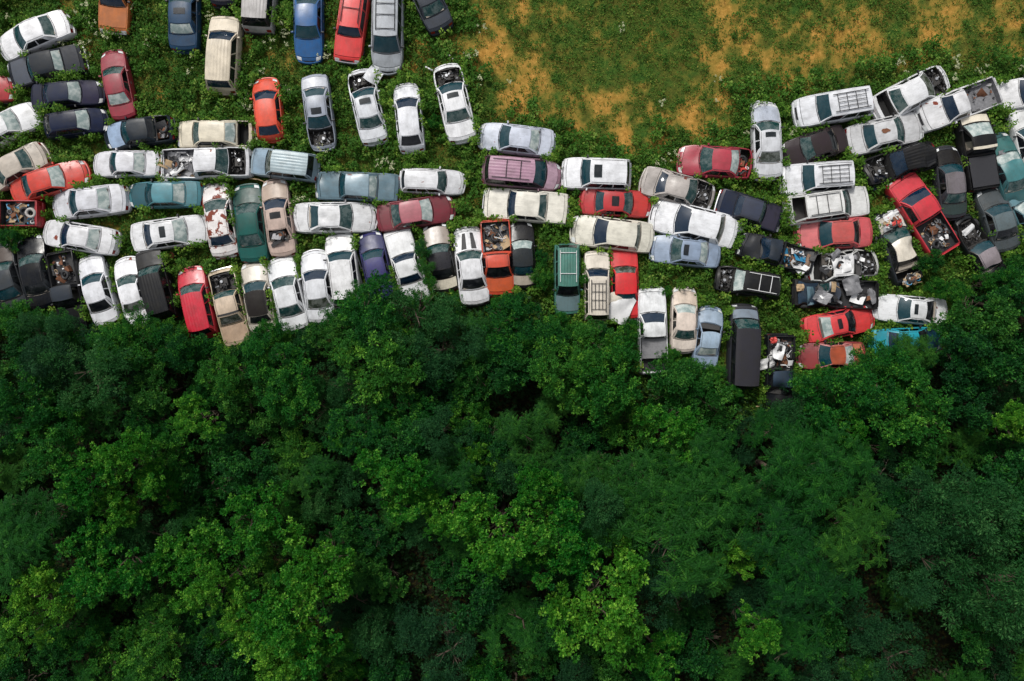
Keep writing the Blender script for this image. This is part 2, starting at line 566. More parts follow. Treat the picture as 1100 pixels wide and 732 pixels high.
    # --- bonnet or engine bay
    if not o.get('nohood'):
        hd = panel('hood', 0.056, fc - .008, .872, mh, dent=dn, rib=.012, lift=o.get('hoodlift', 0))
        if o.get('stripes'):
            for s in (-1, 1):
                q = MB(); q.grid([[top(.075 + (fc - .10) * a, s * (.16 + bb * (.34 - .14 * (1 - a))), .030) for bb in (0, 1)] for a in (0, .25, .5, .75, 1)])
                link('hood_stripe', q.mesh('hood_stripe'), M_BLACK, hd)
        if o.get('scoop'):
            q = MB(); c = top(.16, 0, .035); q.box(c, (.4, .35, .06), taper=.8); link('hood_scoop', q.mesh('hood_scoop'), mh, hd)
    else:
        t = MB(); fa, fb = .052, fc
        x0, x1, yb = xf(fa), xf(fb), w(.15) * .875
        t.grid([[(x0, y, z) for y, z in ((-yb * .9, ztop(fa)), (-yb * .9, .35), (yb * .9, .35), (yb * .9, ztop(fa)))], [(x1, y, z) for y, z in ((-yb, zc), (-yb, .35), (yb, .35), (yb, zc))]])
        link('engine_bay', t.mesh('engine_bay'), M_ENG, root)
        e = link('engine', make_engine(rng, (fb - fa) * L * .9, yb * 1.8), [M_ENG, M_ALU, M_BLACK], root, (xf((fa + fb) / 2), 0, zc - .92))

    # --- cabin
    zr = H - .045
    wtop = W / 2 * wr

    def rt(x01, v, dz=0.0):                       # roof surface: x01 0 front .. 1 rear, v -1..1
        f = frf + (frr - frf) * x01
        e = (-.05 if b0 < .12 else -.09) * (1 - x01) ** 2 * v * v + (.04 if b0 < .12 else 0.07) * x01 ** 2 * v * v
        tap = 1 - .025 * (2 * x01 - 1) ** 2
        return Vector((xf(f) + e, v * wtop * tap, zr + .045 * (1 - v * v) - .035 * (2 * x01 - 1) ** 2 + dz))
    yb_ = .915
    front_b = lambda u: top(fc, u * yb_, -.01)
    rear_b = lambda u: top(frb, u * yb_, -.01)

    def lerp(a, b, t): return a + (b - a) * t

    def side_pt(s):
        def g(u, v):
            a = lerp(front_b(s), rear_b(s), u); a.y = s * yb_ * W / 2 * (1 - .03 * (2 * u - 1) ** 4)
            if u < 1e-6: a = front_b(s)
            if u > 1 - 1e-6: a = rear_b(s)
            q = lerp(a, rt(u, s), v); q.y += s * .025 * math.sin(math.pi * v) * W / 1.7
            return q
        return g
    front = lambda u, v: lerp(front_b(2 * u - 1), rt(0, 2 * u - 1), v) + Vector((.03 * math.sin(math.pi * v), 0, .02 * math.sin(math.pi * v)))
    rear = lambda u, v: lerp(rear_b(2 * u - 1), rt(1, 2 * u - 1), v) + Vector((-.03 * math.sin(math.pi * v), 0, .02 * math.sin(math.pi * v)))
    wsk, rwk = o.get('ws', 't'), o.get('rw', 't')
    sk = o.get('sw', 'k')
    patches = [(front, [(.045, .955)], (.05, .965), 'windshield', wsk, 8), (rear, [(.07, .93)], (.10, .92) if not pick else (.2, .9), 'rear_window', rwk, 8)]
    for s in (1, -1): patches.append((side_pt(s), list(sidew), (.10, .90), 'side_window', sk, 3))
    if not o.get('noroof'):
        Fm = MB()
        for g, wins, (v0, v1), nm, gk, sub in patches:
            us = [0]
            for a, b in wins: us += [a + (b - a) * i / sub for i in range(sub + 1)]
            us.append(1)
            vs = [0, v0, (v0 + v1) / 2, v1, 1]
            inw = lambda u: any(a - 1e-6 <= u < b - 1e-6 for a, b in wins)
            Fm.grid([[g(u, v) for v in vs] for u in us], lambda i, j: inw(us[i]) and 1 <= j <= 2)
            if gk == '-': continue
            for a, b in wins:
                if nm == 'side_window' and rng.random() < .12: continue            # knocked out
                cg = Vector((xf((fc + frb) / 2), 0, zc))
                q = MB()
                rws = []
                for i in range(sub + 1):
                    u = a + (b - a) * i / sub
                    rws.append([])
                    for v in (v0, v0 + (v1 - v0) * .33, v0 + (v1 - v0) * .67, v1):
                        p = g(u, v); d = (cg - p); d.normalize()
                        rws[-1].append(p + d * .014)
                q.grid(rws)
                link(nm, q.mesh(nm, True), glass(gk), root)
        link('cabin_frame', Fm.mesh('cabin_frame', True, 30), mf, root)
        # roof skin
        d = dent_fn(rng, o.get('rdent', dn), 4)
        ribs = o.get('ribs')
        nv = 30 if ribs else 10
        nu = 10
        rws = []
        for i in range(nu + 1):
            u = i / nu
            row = []
            for jx in range(nv + 1):
                v = -1 + 2 * jx / nv
                p = rt(u, v * 1.03, .012)
                if abs(v) > .99: p.z -= .02
                if ribs and .04 < u < .97 and abs(v) < .82: p.z += .016 * (jx % 4 < 2)
                p.z += d(2 * u - 1, v)
                p.x += (.02 if i == 0 else -.02 if i == nu else 0)
                row.append(p)
            rws.append(row)
        q = MB(); q.grid(rws)
        roof = link('roof', q.mesh('roof', True, 35), mr, root)
        if o.get('sun'):
            a, b = o['sun'] if isinstance(o['sun'], tuple) else (.12, .40)
            q = MB(); q.grid([[rt(u, v, .030) for v in (-.52, -.2, .2, .52)] for u in (a, (a + b) / 2, b)])
            link('sunroof', q.mesh('sunroof', True), glass('k'), roof)
        rk = o.get('rack')
        if rk:
            q = MB()
            for s in (-1, 1):
                q.tube(rt(.10, s * .80, .08), rt(.93, s * .80, .08), .022, None, 6)
                for u in (.10, .5, .93): q.tube(rt(u, s * .80, .0), rt(u, s * .80, .08), .018)
            for u in (o.get('bars') or (.15, .36, .58, .80)):
                q.tube(rt(u, -.80, .09), rt(u, .80, .09), .024, None, 6)
            link('roof_rack', q.mesh('roof_rack'), {'k': M_BLACK, 'w': M_WHITEP}[rk], roof)
        if o.get('basket'):
            q = MB()
            for s in (-.72, -.36, 0, .36, .72): q.tube(rt(.18, s, .10), rt(.86, s, .10), .02, None, 5)
            for u in (.18, .40, .62, .86): q.tube(rt(u, -.72, .10), rt(u, .72, .10), .02, None, 5)
            for s in (-.72, .72):
                q.tube(rt(.08, s, .10), rt(.94, s, .10), .026, None, 5)
                for u in (.18, .86): q.tube(rt(u, s, 0), rt(u, s, .1), .018)
            link('roof_rack', q.mesh('roof_rack'), M_BLACK, roof)
        if o.get('band'):
            q = MB(); q.grid([[rt(u, v, .05 if abs(v) < 1 else -.01) for v in (-1.04, -.99, -.5, 0, .5, .99, 1.04)] for u in o['band'][:2]])
            link('roof_band', q.mesh('roof_band'), o['band'][2], roof)
        if o.get('spot'):
            q = MB(); u, v, ru, rv = o['spot'][:4]
            ring = [rt(u + ru * math.cos(a) * rng.uniform(.6, 1.1), v + rv * math.sin(a) * rng.uniform(.6, 1.1), .032) for a in [i * .524 for i in range(12)]]
            q.add(ring, [tuple(range(12))]); link('rust_patch', q.mesh('rust_patch'), o['spot'][4], roof)

    if not o.get('noroof') and wsk != '-' and rng.random() < .75:
        for ua in (.30, .62):
            q = MB(); a_ = front(ua, .06); b_ = front(ua + .26, .13 if ua < .5 else .10)
            q.tube(a_ + Vector((.03, 0, .03)), b_ + Vector((.02, 0, .035)), .012, .009, 5)
            link('wiper', q.mesh('wiper'), M_BLACK, root)
    if not o.get('noroof') and not ribs and rng.random() < .6:
        for s in (-1, 1):
            q = MB(); q.grid([[rt(u, s * (.90 + e_), .020) for e_ in (0, .03)] for u in np.linspace(.02, .98, 8)])
            link('roof_moulding', q.mesh('roof_moulding'), M_BLACK, roof)

    # --- cabin interior
    x0, x1 = xf(fc) - .02, xf(frb) + .02
    yi = W / 2 * .87
    t = MB()
    t.grid([[(x0, y, z) for y, z in ((-yi, zc - .03), (-yi, .36), (yi, .36), (yi, zc - .03))], [(x1, y, z) for y, z in ((-yi, z1 - .03), (-yi, .36), (yi, .36), (yi, z1 - .03))]])
    t.add([(x0, -yi, .36), (x0, yi, .36), (x0, yi, zc - .02), (x0, -yi, zc - .02), (x1, -yi, .36), (x1, yi, .36), (x1, yi, z1 - .02), (x1, -yi, z1 - .02)], [(0, 1, 2, 3), (4, 5, 6, 7)])
    link('interior', t.mesh('interior'), M_DASH, root)
    t = MB(); t.box((x0 - .20, 0, zc - .10), (.38, yi * 1.9, .2), taper=.9)
    link('dashboard', t.mesh('dashboard'), M_DASH, root)
    ms = rng.choice([M_SEAT, M_SEAT, M_SEATL])
    xs = xf(frf) - .55 * (1 if not pick else .6)
    for s in (-1, 1):
        t = MB(); t.box((xs, s * yi * .48, .52), (.5, yi * .7, .2), taper=.9); t.box((xs - .26, s * yi * .48, .80), (.14, yi * .66, .62), (0, -.25, 0), .85)
        link('seat', t.mesh('seat'), ms, root)
    if not pick and typ != 'van':
        xr_ = max(xf(frb) + .5, xs - 1.15)
        t = MB(); t.box((xr_, 0, .52), (.5, yi * 1.7, .2), taper=.94); t.box((xr_ - .28, 0, .78), (.14, yi * 1.66, .55), (0, -.28, 0), .92)
        link('rear_seat', t.mesh('rear_seat'), ms, root)
        if has_trunk:
            t = MB(); t.box((xf(frb) + .16, 0, z1 - .045), (.36, yi * 1.9, .03)); link('parcel_shelf', t.mesh('parcel_shelf'), rng.choice([M_DASH, M_SEATL, M_SEAT]), root)

    # --- boot, load bed or nothing
    if has_trunk:
        if not o.get('notrunk'):
            panel('trunk_lid', frb + .008, .946, .872, mt, dent=dn, nu=5)
            if o.get('spoiler'):
                q = MB(); q.box(top(.945, 0, .10), (.16, W * .78, .035)); link('spoiler', q.mesh('spoiler'), mt, root)
        else:
            fa, fb = frb + .005, .948
            yb2 = w(.9) * .875
            t = MB()
            t.grid([[(xf(fa), y, z) for y, z in ((-yb2, z1), (-yb2, .4), (yb2, .4), (yb2, z1))], [(xf(fb), y, z) for y, z in ((-yb2, z2), (-yb2, .4), (yb2, .4), (yb2, z2))]])
            link('trunk_floor', t.mesh('trunk_floor'), M_UNDER, root)
    bed_mid = None
    if pick:
        fa, fb = .585, .965
        yb2 = W / 2 * .88
        t = MB()
        xa, xb = xf(fa), xf(fb)
        t.grid([[(x, y, z) for y, z in ((-yb2, z1 - .0), (-yb2, .62), (-yb2 * .35, .63), (yb2 * .35, .63), (yb2, .62), (yb2, z1))] for x in (xa, (xa + xb) / 2, xb)])
        t.add([(xa, -yb2, .62), (xa, yb2, .62), (xa, yb2, z1), (xa, -yb2, z1), (xb, -yb2, .62), (xb, yb2, .62), (xb, yb2, z1), (xb, -yb2, z1)], [(0, 1, 2, 3), (4, 5, 6, 7)])
        for s in (-1, 1): t.box(((xa + xb) / 2, s * (yb2 - .10), .74), (.8, .18, .22), taper=.8)
        link('load_bed', t.mesh('load_bed'), {'k': M_BLACK, 'r': M_RUSTY, 'g': M_GREYM}[o.get('bed', 'k')], root)
        t = MB(); t.box((xf(.985), 0, .80), (.05, W * .80, .46)); link('tailgate', t.mesh('tailgate'), mb, root)
        if o.get('cover'):
            t = MB(); t.grid([[(x, y, z1 + .05 + rng.uniform(-.015, .02)) for y in np.linspace(-W / 2 * .84, W / 2 * .84, 6)] for x in np.linspace(xa - .02, xf(o['cover'][0]), 5)])
            link('bed_cover', t.mesh('bed_cover', True), o['cover'][1], root)
        bed_mid = ((xa + xb) / 2, 0, .66, (xa - xb), yb2 * 2)

    # --- trim: bumpers, lamps, grille, mirrors, doors, wheels
    def bumper(f0, sgn, name, mat):
        ys = np.linspace(-1, 1, 13)
        sec = [(.0, .30), (.055, .32), (.065, .45), (.05, .56), (-.02, .58)]
        rws = []
        for yv in ys:
            c = top(f0, yv * .97)
            wrap = -.22 * max(0, (abs(yv) - .85) / .15) ** 2
            rws.append([(c.x + sgn * (dx + wrap), yv * (w(f0) + .03) * 1.0, z) for dx, z in sec])
        q = MB(); q.grid(rws); return link(name, q.mesh(name, True, 40), mat, root)
    mbump = {'k': M_BLACK, 'c': M_CHROME, 'p': mb}[o.get('bump', 'c' if typ == 'boxy' else 'p')]
    if not o.get('nofront'): bumper(.0, 1, 'front_bumper', mbump)
    bumper(1.0, -1, 'rear_bumper', {'k': M_BLACK, 'c': M_CHROME, 'p': mb}[o.get('rbump', o.get('bump', 'c' if typ == 'boxy' else 'p'))])
    boxyl = b0 < .12
    if not o.get('nolamp'):
        for s in (-1, 1):
            q = MB(); q.grid([[top(f, s * y, .010) for y in np.linspace(.56, .90, 4)] for f in ((.003, .012, .022) if boxyl else (.008, .022, .048))])
            link('headlight', q.mesh('headlight', True), M_HEADL, root)
    for s in (-1, 1):
        q = MB(); q.grid([[top(f, s * y, .010) for y in np.linspace(.60, .90, 4)] for f in ((.986, .991, .997) if not pick else (.988, .993, .998))])
        link('taillight', q.mesh('taillight', True), M_TAILL, root)
    q = MB(); q.grid([[top(f, y, .006) for y in np.linspace(-.45, .45, 5)] for f in (.002, .014)])
    link('grille', q.mesh('grille'), M_BLACK, root)
    for s in (-1, 1):
        if rng.random() < .2: continue
        c = front_b(s); q = MB()
        q.box((c.x - .28, s * (W / 2 * .97 + .07), zc + .07), (.10, .17, .12), (0, 0, -s * .2), .8)
        q.tube((c.x - .26, s * (W / 2 * .9), zc + .02), (c.x - .28, s * (W / 2 * .97 + .05), zc + .05), .025)
        link('mirror', q.mesh('mirror', True, 40), rng.choice([mb, M_BLACK]), root)
    nd_ = ndoor
    fd0, fd1 = fc + .015, min(frb - .02, .80 if nd_ == 2 else (.56 if not pick else .555))
    if pick: fd1 = .55
    op = o.get('open', {})
    for s in (-1, 1):
        for kx in range(nd_):
            a = fd0 + (fd1 - fd0) * kx / nd_ + .004; b = fd0 + (fd1 - fd0) * (kx + 1) / nd_ - .004
            q = MB(); q.grid([[side(a + (b - a) * i / 4, kk, s, .010) for kk in (.02, .2, .35, .5, .68, .82, .93)] for i in range(5)])
            h = side(a, .5, s, .01)
            for vi in range(len(q.v)):
                q.v[vi] = (q.v[vi][0] - h.x, q.v[vi][1] - h.y, q.v[vi][2])
            ang = op.get((s, kx), 0)
            dm = mb if 'doorcol' not in o or rng.random() < .5 else paint(o['doorcol'])
            dr = link('door', q.mesh('door', True), dm, root, (h.x, h.y, 0), (0, 0, -s * R(ang)))
            hp = side(b - .02, .78, s, .025)
            q = MB(); q.box((hp.x - h.x, hp.y - h.y, hp.z), (.16, .03, .035)); link('handle', q.mesh('handle'), M_BLACK, dr)
    wm, rm = wheel_mesh()
    for f in (.175, .80):
        for s in (-1, 1):
            sc = 1.15 if typ in ('suv', 'pickup', 'van') else 1.0
            wh = link('wheel', wm, M_RUBBER, root, (xf(f), s * (w(f) - .105), .315 * sc))
            wh.scale = (sc, 1, sc)
            link('rim', rm, M_RIM, wh)
    cr = o.get('crush', 0)
    if cr:                                       # one set of blows bends every part of the wreck together
        bl = []
        for _ in range(14):
            c = Vector((rng.uniform(-.5, .5) * L, rng.uniform(-.55, .55) * W, rng.uniform(.5, H)))
            v_ = Vector((rng.gauss(0, .8), -c.y * rng.uniform(0, 1.2) + rng.gauss(0, .5), -abs(rng.gauss(.2, .9)) if c.z > .8 else rng.gauss(0, .4))) * cr
            bl.append((c, v_, rng.uniform(.25, .6)))
        for ch in root.children:
            if ch.name.startswith('wheel') or ch.data is None: continue
            for ve in ch.data.vertices:
                p = ve.co + ch.location
                d_ = Vector()
                for c, v_, r_ in bl: d_ += v_ * math.exp(-(p - c).length_squared / (r_ * r_))
                ve.co += d_
    return root, dict(L=L, W=W, xf=xf, bed=bed_mid, fc=fc, frb=frb, frf=frf, zc=zc, z1=z1, roof=rt, rng=rng)


def load(root, info, label, n=26, zmax=.32, pal=(0, 1, 2, 3, 4), area=None, name='scrap_heap', seed=1):
    """scrap lying in a truck bed / open boot / gutted cabin: a thing of its own"""
    x, y, z, lx, ly = area or info['bed']
    rng = random.Random(seed)
    me = junk_mesh(rng, lx * .92, ly * .86, int(n * 1.8), zmax, pal)
    M = Euler(root.rotation_euler).to_matrix()
    o = link(name, me, JUNK_MATS, None, root.location + M @ Vector((x, y, z)), root.rotation_euler)
    tag(o, label, 'scrap', 'scrap piled in and on the wrecks')
    return o

# ------------------------------------------------------------------ the vehicles, read off the photograph
WH, WB, LAV, CRM, SIL = '#e0e3ea', '#d8dde8', '#c9cedd', '#d9d5c8', '#b9bec8'
# top-left corner
car('sedan', 36, 38, 203, 82, 31, '#e6e6ee', 'clean white sedan alone at upper left, nose cut by the left frame edge', ws='t', rw='g', gloss=.3)
car('boxy', 49, 71, 194, 84, 31, '#2b3240', 'dark slate boxy sedan with grey hood under the clean white sedan', hood='#474e5c', roof='#1d2a38', ws='t', rw='s')
car('sedan', 71, 101, 5, 77, 28, '#232a48', 'purple navy sedan with silvery windshield, third in the upper left stack', crush=0.05, hood='#332f50', ws='s', rw='b', roof='#25304f')
car('hatch', 80, 132, 8, 68, 27, '#16264a', 'small dark navy hatchback at the bottom of the upper left stack', ws='s', rw='k', hood='#1c2a50')
car('sedan', 126, 91, 102, 78, 28, '#8f1f33', 'dark red rounded sedan standing upright beside the navy cars at upper left', ws='g', rw='s')
car('boxy', 124, -9, -96, 86, 33, '#b0642c', 'orange muscle car at the top edge with only its hood in view', ws='b', roof='#b0642c')
car('sedan', 197, 14, 90, 82, 32, '#1f4668', 'steel blue sedan with sunroof hanging over the top edge, tail towards the yard', sun=(.3, .6), rw='s')
car('sedan', -25, 96, 4, 76, 28, '#b0353a', 'red car nose poking in at the left edge beside the purple navy sedan')
car('sedan', 4, 137, 28, 80, 31, '#d9dbe0', 'white sedan with pale windshield cut by the left edge above the beige sedan', ws='s', rw='g')
rt_, it_ = car('sedan', 149, 142, 188, 76, 30, '#20303f', 'black and pale blue sedan with open boot full of parts', crush=0.07, hood='#8fa4bf', ws='t', rw='k', notrunk=1, roof='#25323f', frb=.76, frr=.66)
load(rt_, it_, 'dark engine parts filling the open boot of the black and pale blue sedan', 16, .30, (3, 0, 3, 1, 2), (it_['xf'](.85), 0, .55, .75, 1.2), seed=51)
car('boxy', 231, 144, 180, 82, 29, '#d6cdb8', 'cream boxy sedan with its boot lid missing, above the stripped white truck', rw='s', ws='g', notrunk=1, fc=.22, frf=.34, frr=.66, frb=.80)
car('sedan', 239, -33, 90, 80, 28, '#1b2036', 'navy car whose tail with a red lamp just enters at the top edge')
car('suv', 240, 58, 87, 83, 33, '#c9bda8', 'beige off-road car with ribbed roof near the top edge', ws='b', rw='b', ribs=1, bump='p', fc=.215, frf=.375)
car('suv', 280, -10, 86, 88, 34, '#a9a6a4', 'grey off-road car with striped roof and black tail at the top edge', ribs=1, rw='k', rbump='k', frame='#3a3a3c')
car('sedan', 331, 24, -90, 84, 31, '#1a558c', 'bright blue sedan at the top edge facing down, white headlights', ws='t', open={(-1, 1): 30})
car('boxy', 378, 22, -98, 88, 31, '#d03434', 'bright red boxy estate at the top edge beside the silver minivan', ws='b', rack='k', bars=(.45,), frr=.86, frb=.94, bump='c')
car('minivan', 416, 30, -91, 95, 34, '#a3a8ae', 'long silver minivan with black roof bars at the top edge', ws='t', rack='k', bars=(.12, .4, .62), frame='#6d7178')
car('hatch', 288, 117, 96, 69, 30, '#d6482c', 'orange red hatchback standing alone in the weeds', ws='b', rw='b')
car('sedan', 342, 120, -83, 82, 30, '#9299a6', 'grey sedan with sunroof and bare engine at its lower end', sun=(.1, .42), nohood=1, ws='t', rw='t', nolamp=1)
r20 = car('sedan', 394, 114, 103, 82, 31, '#c7cfdd', 'silver white sedan with bare engine and torn-off hood beside its nose', crush=0.06, sun=1, nohood=1, ws='t', rw='g')
car('hatch', 439, 126, 96, 75, 29, '#d5dae8', 'small white hatchback with broken front fender between two engineless white cars', ws='b', rw='k')
car('sedan', 488, 110, 103, 86, 33, '#dfe1e8', 'white sedan with square sunroof and open engine bay beside the bare sandy ground', sun=(.08, .36), nohood=1, ws='t', rw='g', frr=.64, frb=.77, H=1.42)
car('sedan', 458, -4, 116, 80, 31, '#39414d', 'slate grey car slanting in at the top edge, tail towards the sand', rw='g', trunk='#3d4450')
car('sedan', 555, 150, 173, 83, 31, '#bcc2d0', 'lavender silver sedan above the pink minivan', ws='t', rw='s', dent=.02)
# left middle
car('sedan', 13, 181, 208, 80, 30, '#b5ab9f', 'beige grey sedan at the left edge above the vermilion sedan', ws='g', rw='g')
car('sedan', 52, 195, 17, 86, 30, '#c43a2c', 'vermilion sedan with sun-bleached roof near the left edge', ws='s', rw='t', fade=.45)
car('sedan', 96, 217, 186, 83, 32, '#c6c9da', 'lavender white sedan below the vermilion sedan, oval rear window', ws='t', rw='s')
rp, ip = car('pickup', -4, 230, 180, 94, 29, '#a3202e', 'red pickup at the left edge showing only its loaded bed', bed='k')
load(rp, ip, 'scrap with one worn tyre in the bed of the red pickup at left edge', 26, .34, (0, 2, 4, 3, 6, 1), seed=3)
car('sedan', 85, 255, 171, 82, 30, '#d3d4dc', 'white sedan with blue-edged windshield left of the white sunroof sedan', ws='b', rw='s', dent=.02)
car('sedan', 182, 250, 8, 86, 32, '#d9dce2', 'white sedan with black sunroof and silvery windshield in the left centre', sun=(.35, .62), ws='s', rw='b')
car('wagon', 177, 209, 181, 82, 28, '#3f7680', 'teal estate car below the stripped white truck', hood='#1f5a66', roof='#4b8590', ws='t', rw='s', frr=.66, frb=.80, rack=None)
car('sedan', 136, 176, 180, 75, 28, '#cfcfdc', 'white sedan nose to tail with the stripped white truck', ws='t', rw='s')
rp, ip = car('pickup', 222, 176, 2, 96, 33, '#cfd2dc', 'stripped white truck with open frame bed and empty engine bay', crush=.18, nohood=1, nolamp=1, ws='g', rw='k', roof='#d3d6e0', bed='g', fc=.235, frf=.345, frr=.575, frb=.61, rust=.1)
load(rp, ip, 'white sheet metal and twisted frame pieces on the stripped white truck', 34, .40, (2, 2, 0, 0, 3, 4), seed=5)
car('suv', 305, 177, 173, 73, 30, '#8698a3', 'grey blue off-road car with ribbed pale roof and black tail', roof='#9fb0b6', hood='#7d94a6', ws='o', rw='k', ribs=1)
car('boxy', 384, 200, 178, 90, 31, '#56707c', 'grey teal boxy sedan with stained roof', crush=0.05, roof='#7d94a0', rrust=.25, ws='t', rw='s', dent=.03)
car('hatch', 236, 236, 100, 82, 31, '#d9d4d2', 'white hatchback blotched with large red rust patches', rust=.62, ws='g', rw='b', frr=.74, frb=.86, roof='#dcd7d5', rrust=.7)
car('sedan', 269, 240, 97, 86, 32, '#1b5f58', 'deep teal green sedan between the rust-blotched hatchback and the tan sedan', ws='g', rw='g', hood='#164f48')
rt_, it_ = car('sedan', 299, 234, 98, 85, 30, '#b7a196', 'pinkish tan sedan with black sunroof and junk filling its rear window', sun=(.18, .5), ws='b', rw='-', hood='#a08c7c')
load(rt_, it_, 'engine parts heaped in the rear of the pinkish tan sedan', 16, .22, (0, 3, 3, 2), (it_['xf'](.74), 0, .98, .62, 1.15), seed=7)
car('sedan', 359, 234, 1, 90, 33, '#d9dbe0', 'white sedan with crumpled roof in the left centre', crush=0.06, ws='g', rw='t', dent=.05, rdent=.10)
car('sedan', 446, 229, 9, 85, 31, '#7c2232', 'maroon sedan with peeling pink streaks on its roof', roof='#a8606a', ws='s', rw='g', fade=.3)
car('wagon', 464, 195, -2, 70, 27, '#d8dae2', 'short white estate car above the maroon sedan', ws='g', rw='k')
car('minivan', 561, 186, -5, 86, 33, '#93707f', 'pink mauve minivan with dark roof bars', roof='#a98497', hood='#b696a6', frame='#4a3644', ws='t', rw='k', ribs=1, rack='k', bars=(.3, .62))
car('boxy', 565, 221, 175, 92, 34, '#dcd8cc', 'long cream boxy sedan below the pink mauve minivan', ws='b', rw='g')
car('suv', 641, 187, 178, 74, 34, '#dde0ea', 'white off-road car with sunroof at the edge of the sandy ground', sun=(.10, .32), ws='t', rw='k')
car('sedan', 662, 218, -3, 78, 29, '#b23034', 'red sedan with sunroof between the white off-road car and the cream sedan', sun=(.25, .62), ws='g', rw='t', hood='#c03a36')
car('sedan', 658, 251, 173, 90, 34, '#d2cec0', 'large ivory sedan with narrow olive rear window', ws='b', rw='o', frf=.42, frr=.76, frb=.83)
car('sedan', 729, 203, -15, 82, 33, '#aaa39e', 'taupe sedan with smashed front end', crush=0.10, ws='g', rw='b', nohood=1, dent=.03, nofront=1)
car('sedan', 746, 240, 166, 96, 37, '#dde1ea', 'big white sedan with narrow dark rear window, largest of the white sedans', ws='b', rw='o', frf=.42, frr=.76, frb=.82)
car('sedan', 737, 270, 174, 76, 31, '#8595ab', 'light blue sedan with sunroof and green windshield', sun=(.10, .38), ws='g', rw='s', hood='#8c9bb0')
rt_, it_ = car('sedan', 769, 174, 176, 80, 34, '#98283a', 'crimson sedan with smashed tail beside the sandy ground', crush=0.08, ws='g', rw='s', roof='#a83a48', notrunk=1)
load(rt_, it_, 'broken red bodywork in the smashed tail of the crimson sedan', 14, .36, (5, 5, 2, 3), (it_['xf'](.87), 0, .60, .7, 1.3), seed=52)
car('sedan', 824, 151, 92, 84, 31, '#c4cad6', 'silver white sedan standing upright with its front bumper hanging off', sun=(.10, .34), ws='g', rw='o', hood='#a9b0bd', hoodlift=.05)
car('sedan', 876, 157, 198, 72, 31, '#43383c', 'dark brown sedan with shiny boot below the white roof-rack car', ws='g', rw='k', gloss=.22)
car('suv', 896, 115, 190, 84, 33, '#d3d9e6', 'white roof-rack off-road car at the top of the right-hand cluster', ws='t', rw='k', basket=1)
car('suv', 879, 191, 184, 79, 33, '#d8dce6', 'white off-road car with black roof rack facing left, above the cage-backed one', ws='t', rw='k', basket=1)
car('suv', 890, 221, 8, 90, 33, '#d6d6d4', 'white off-road car with holed roof and open black cage tail', ws='g', rw='-', ribs=0, rack='k', bars=(.08, .45, .75), frame='#b9bab8', frr=.82)
car('sedan', 897, 251, 183, 83, 33, '#c05055', 'faded pink red sedan with bleached roof below the cage-backed off-road car', hood='#cc6a6c', roof='#b8504c', ws='t', rw='k', fade=.5)
# right cluster
car('sedan', 980, 100, 27, 88, 34, '#d9dce2', 'white gutted sedan with open engine bay and open boot, top of right cluster', crush=0.06, ws='o', rw='g', nohood=1, notrunk=1, nolamp=1)
car('sedan', 951, 143, 13, 85, 34, '#c3c4c8', 'silver sedan with a brown scab on its roof', ws='g', rw='t', spot=(.55, .05, .25, .25, M_RUSTY))
rp, ip = car('pickup', 1030, 113, 201, 90, 33, '#d5d5da', 'white pickup with rust-specked hood and roof and a nearly empty bed', crush=0.06, ws='b', rw='k', bed='g', rust=.28)
load(rp, ip, 'few rusty scraps in the bed of the rust-specked white pickup', 7, .16, (1, 0, 3), seed=9)
car('sedan', 1112, 98, 188, 82, 32, '#dcdce0', 'white car nose entering at the right edge beside the pickup bed', ws='b')
car('sedan', 1106, 155, 102, 82, 31, '#d3d6d4', 'white round-nosed car cut by the right edge above the dark green cars', ws='t')
car('suv', 968, 175, 197, 80, 31, '#26272c', 'black wrecked off-road car with blue windshield and shattered engine', crush=.20, ws='b', rw='k', nohood=1, nofront=1, nolamp=1, ribs=1, fc=.33, frf=.47, frr=.92)
car('pickup', 1050, 162, 99, 86, 34, '#202126', 'black pickup with cream hood and cream roof stripe', hood='#d6cdbb', ws='s', rw='k', fc=.17, frf=.36, frr=.52, frb=.56, cover=(.96, plain('black_bed_cover', (.022, .022, .026), .55)), band=(.80, 1.0, plain('cream_band', (.62, .56, .45), .6)))
car('sedan', 1021, 196, 95, 80, 29, '#41434a', 'dark grey sedan with shiny roof and greenish boot beside the black pickup', roof='#6a6468', trunk='#3b4a48', hood='#2c2a2c', ws='t', rw='g', gloss=.26)
car('sedan', 1083, 182, 107, 82, 31, '#2f6064', 'teal car with torn front and broken windshield at the right edge', crush=0.14, hood='#2f6a68', roof='#3b7376', ws='s', rw='g', dent=.05)
car('sedan', 1106, 234, 112, 80, 31, '#49707a', 'grey teal car corner jutting in at the right edge', ws='s')
rp, ip = car('pickup', 991, 231, 122, 97, 36, '#c22f3b', 'bright red pickup with poles and scrap in its long bed', ws='b', rw='k', bed='k', fc=.22, frf=.335, frr=.535, frb=.57)
load(rp, ip, 'poles, boards and scrap in the bed of the bright red pickup', 30, .30, (0, 4, 2, 0, 1), seed=11)
rw_, iw_ = car('sedan', 966, 266, 108, 84, 32, '#3a4048', 'half crushed sedan with cream roof and junk on its nose', crush=.22, roof='#d2cabb', hood='#c9c4ba', ws='g', rw='-', dent=.06, notrunk=1, frame='#2a2c30')
load(rw_, iw_, 'red and white broken panels on the nose of the cream-roofed wreck', 18, .22, (2, 2, 5, 4), (iw_['xf'](.15), 0, .92, .95, 1.3), seed=13)
load(rw_, iw_, 'cream panel and blue rag heaped behind the cream-roofed wreck', 12, .30, (2, 4, 4, 6), (iw_['xf'](.93), 0, .85, .8, 1.2), seed=14)
car('sedan', 1073, 236, 107, 72, 31, '#4a5256', 'dark grey green car at the right edge near the trees', ws='t', rw='k', roof='#59666a', gloss=.28)
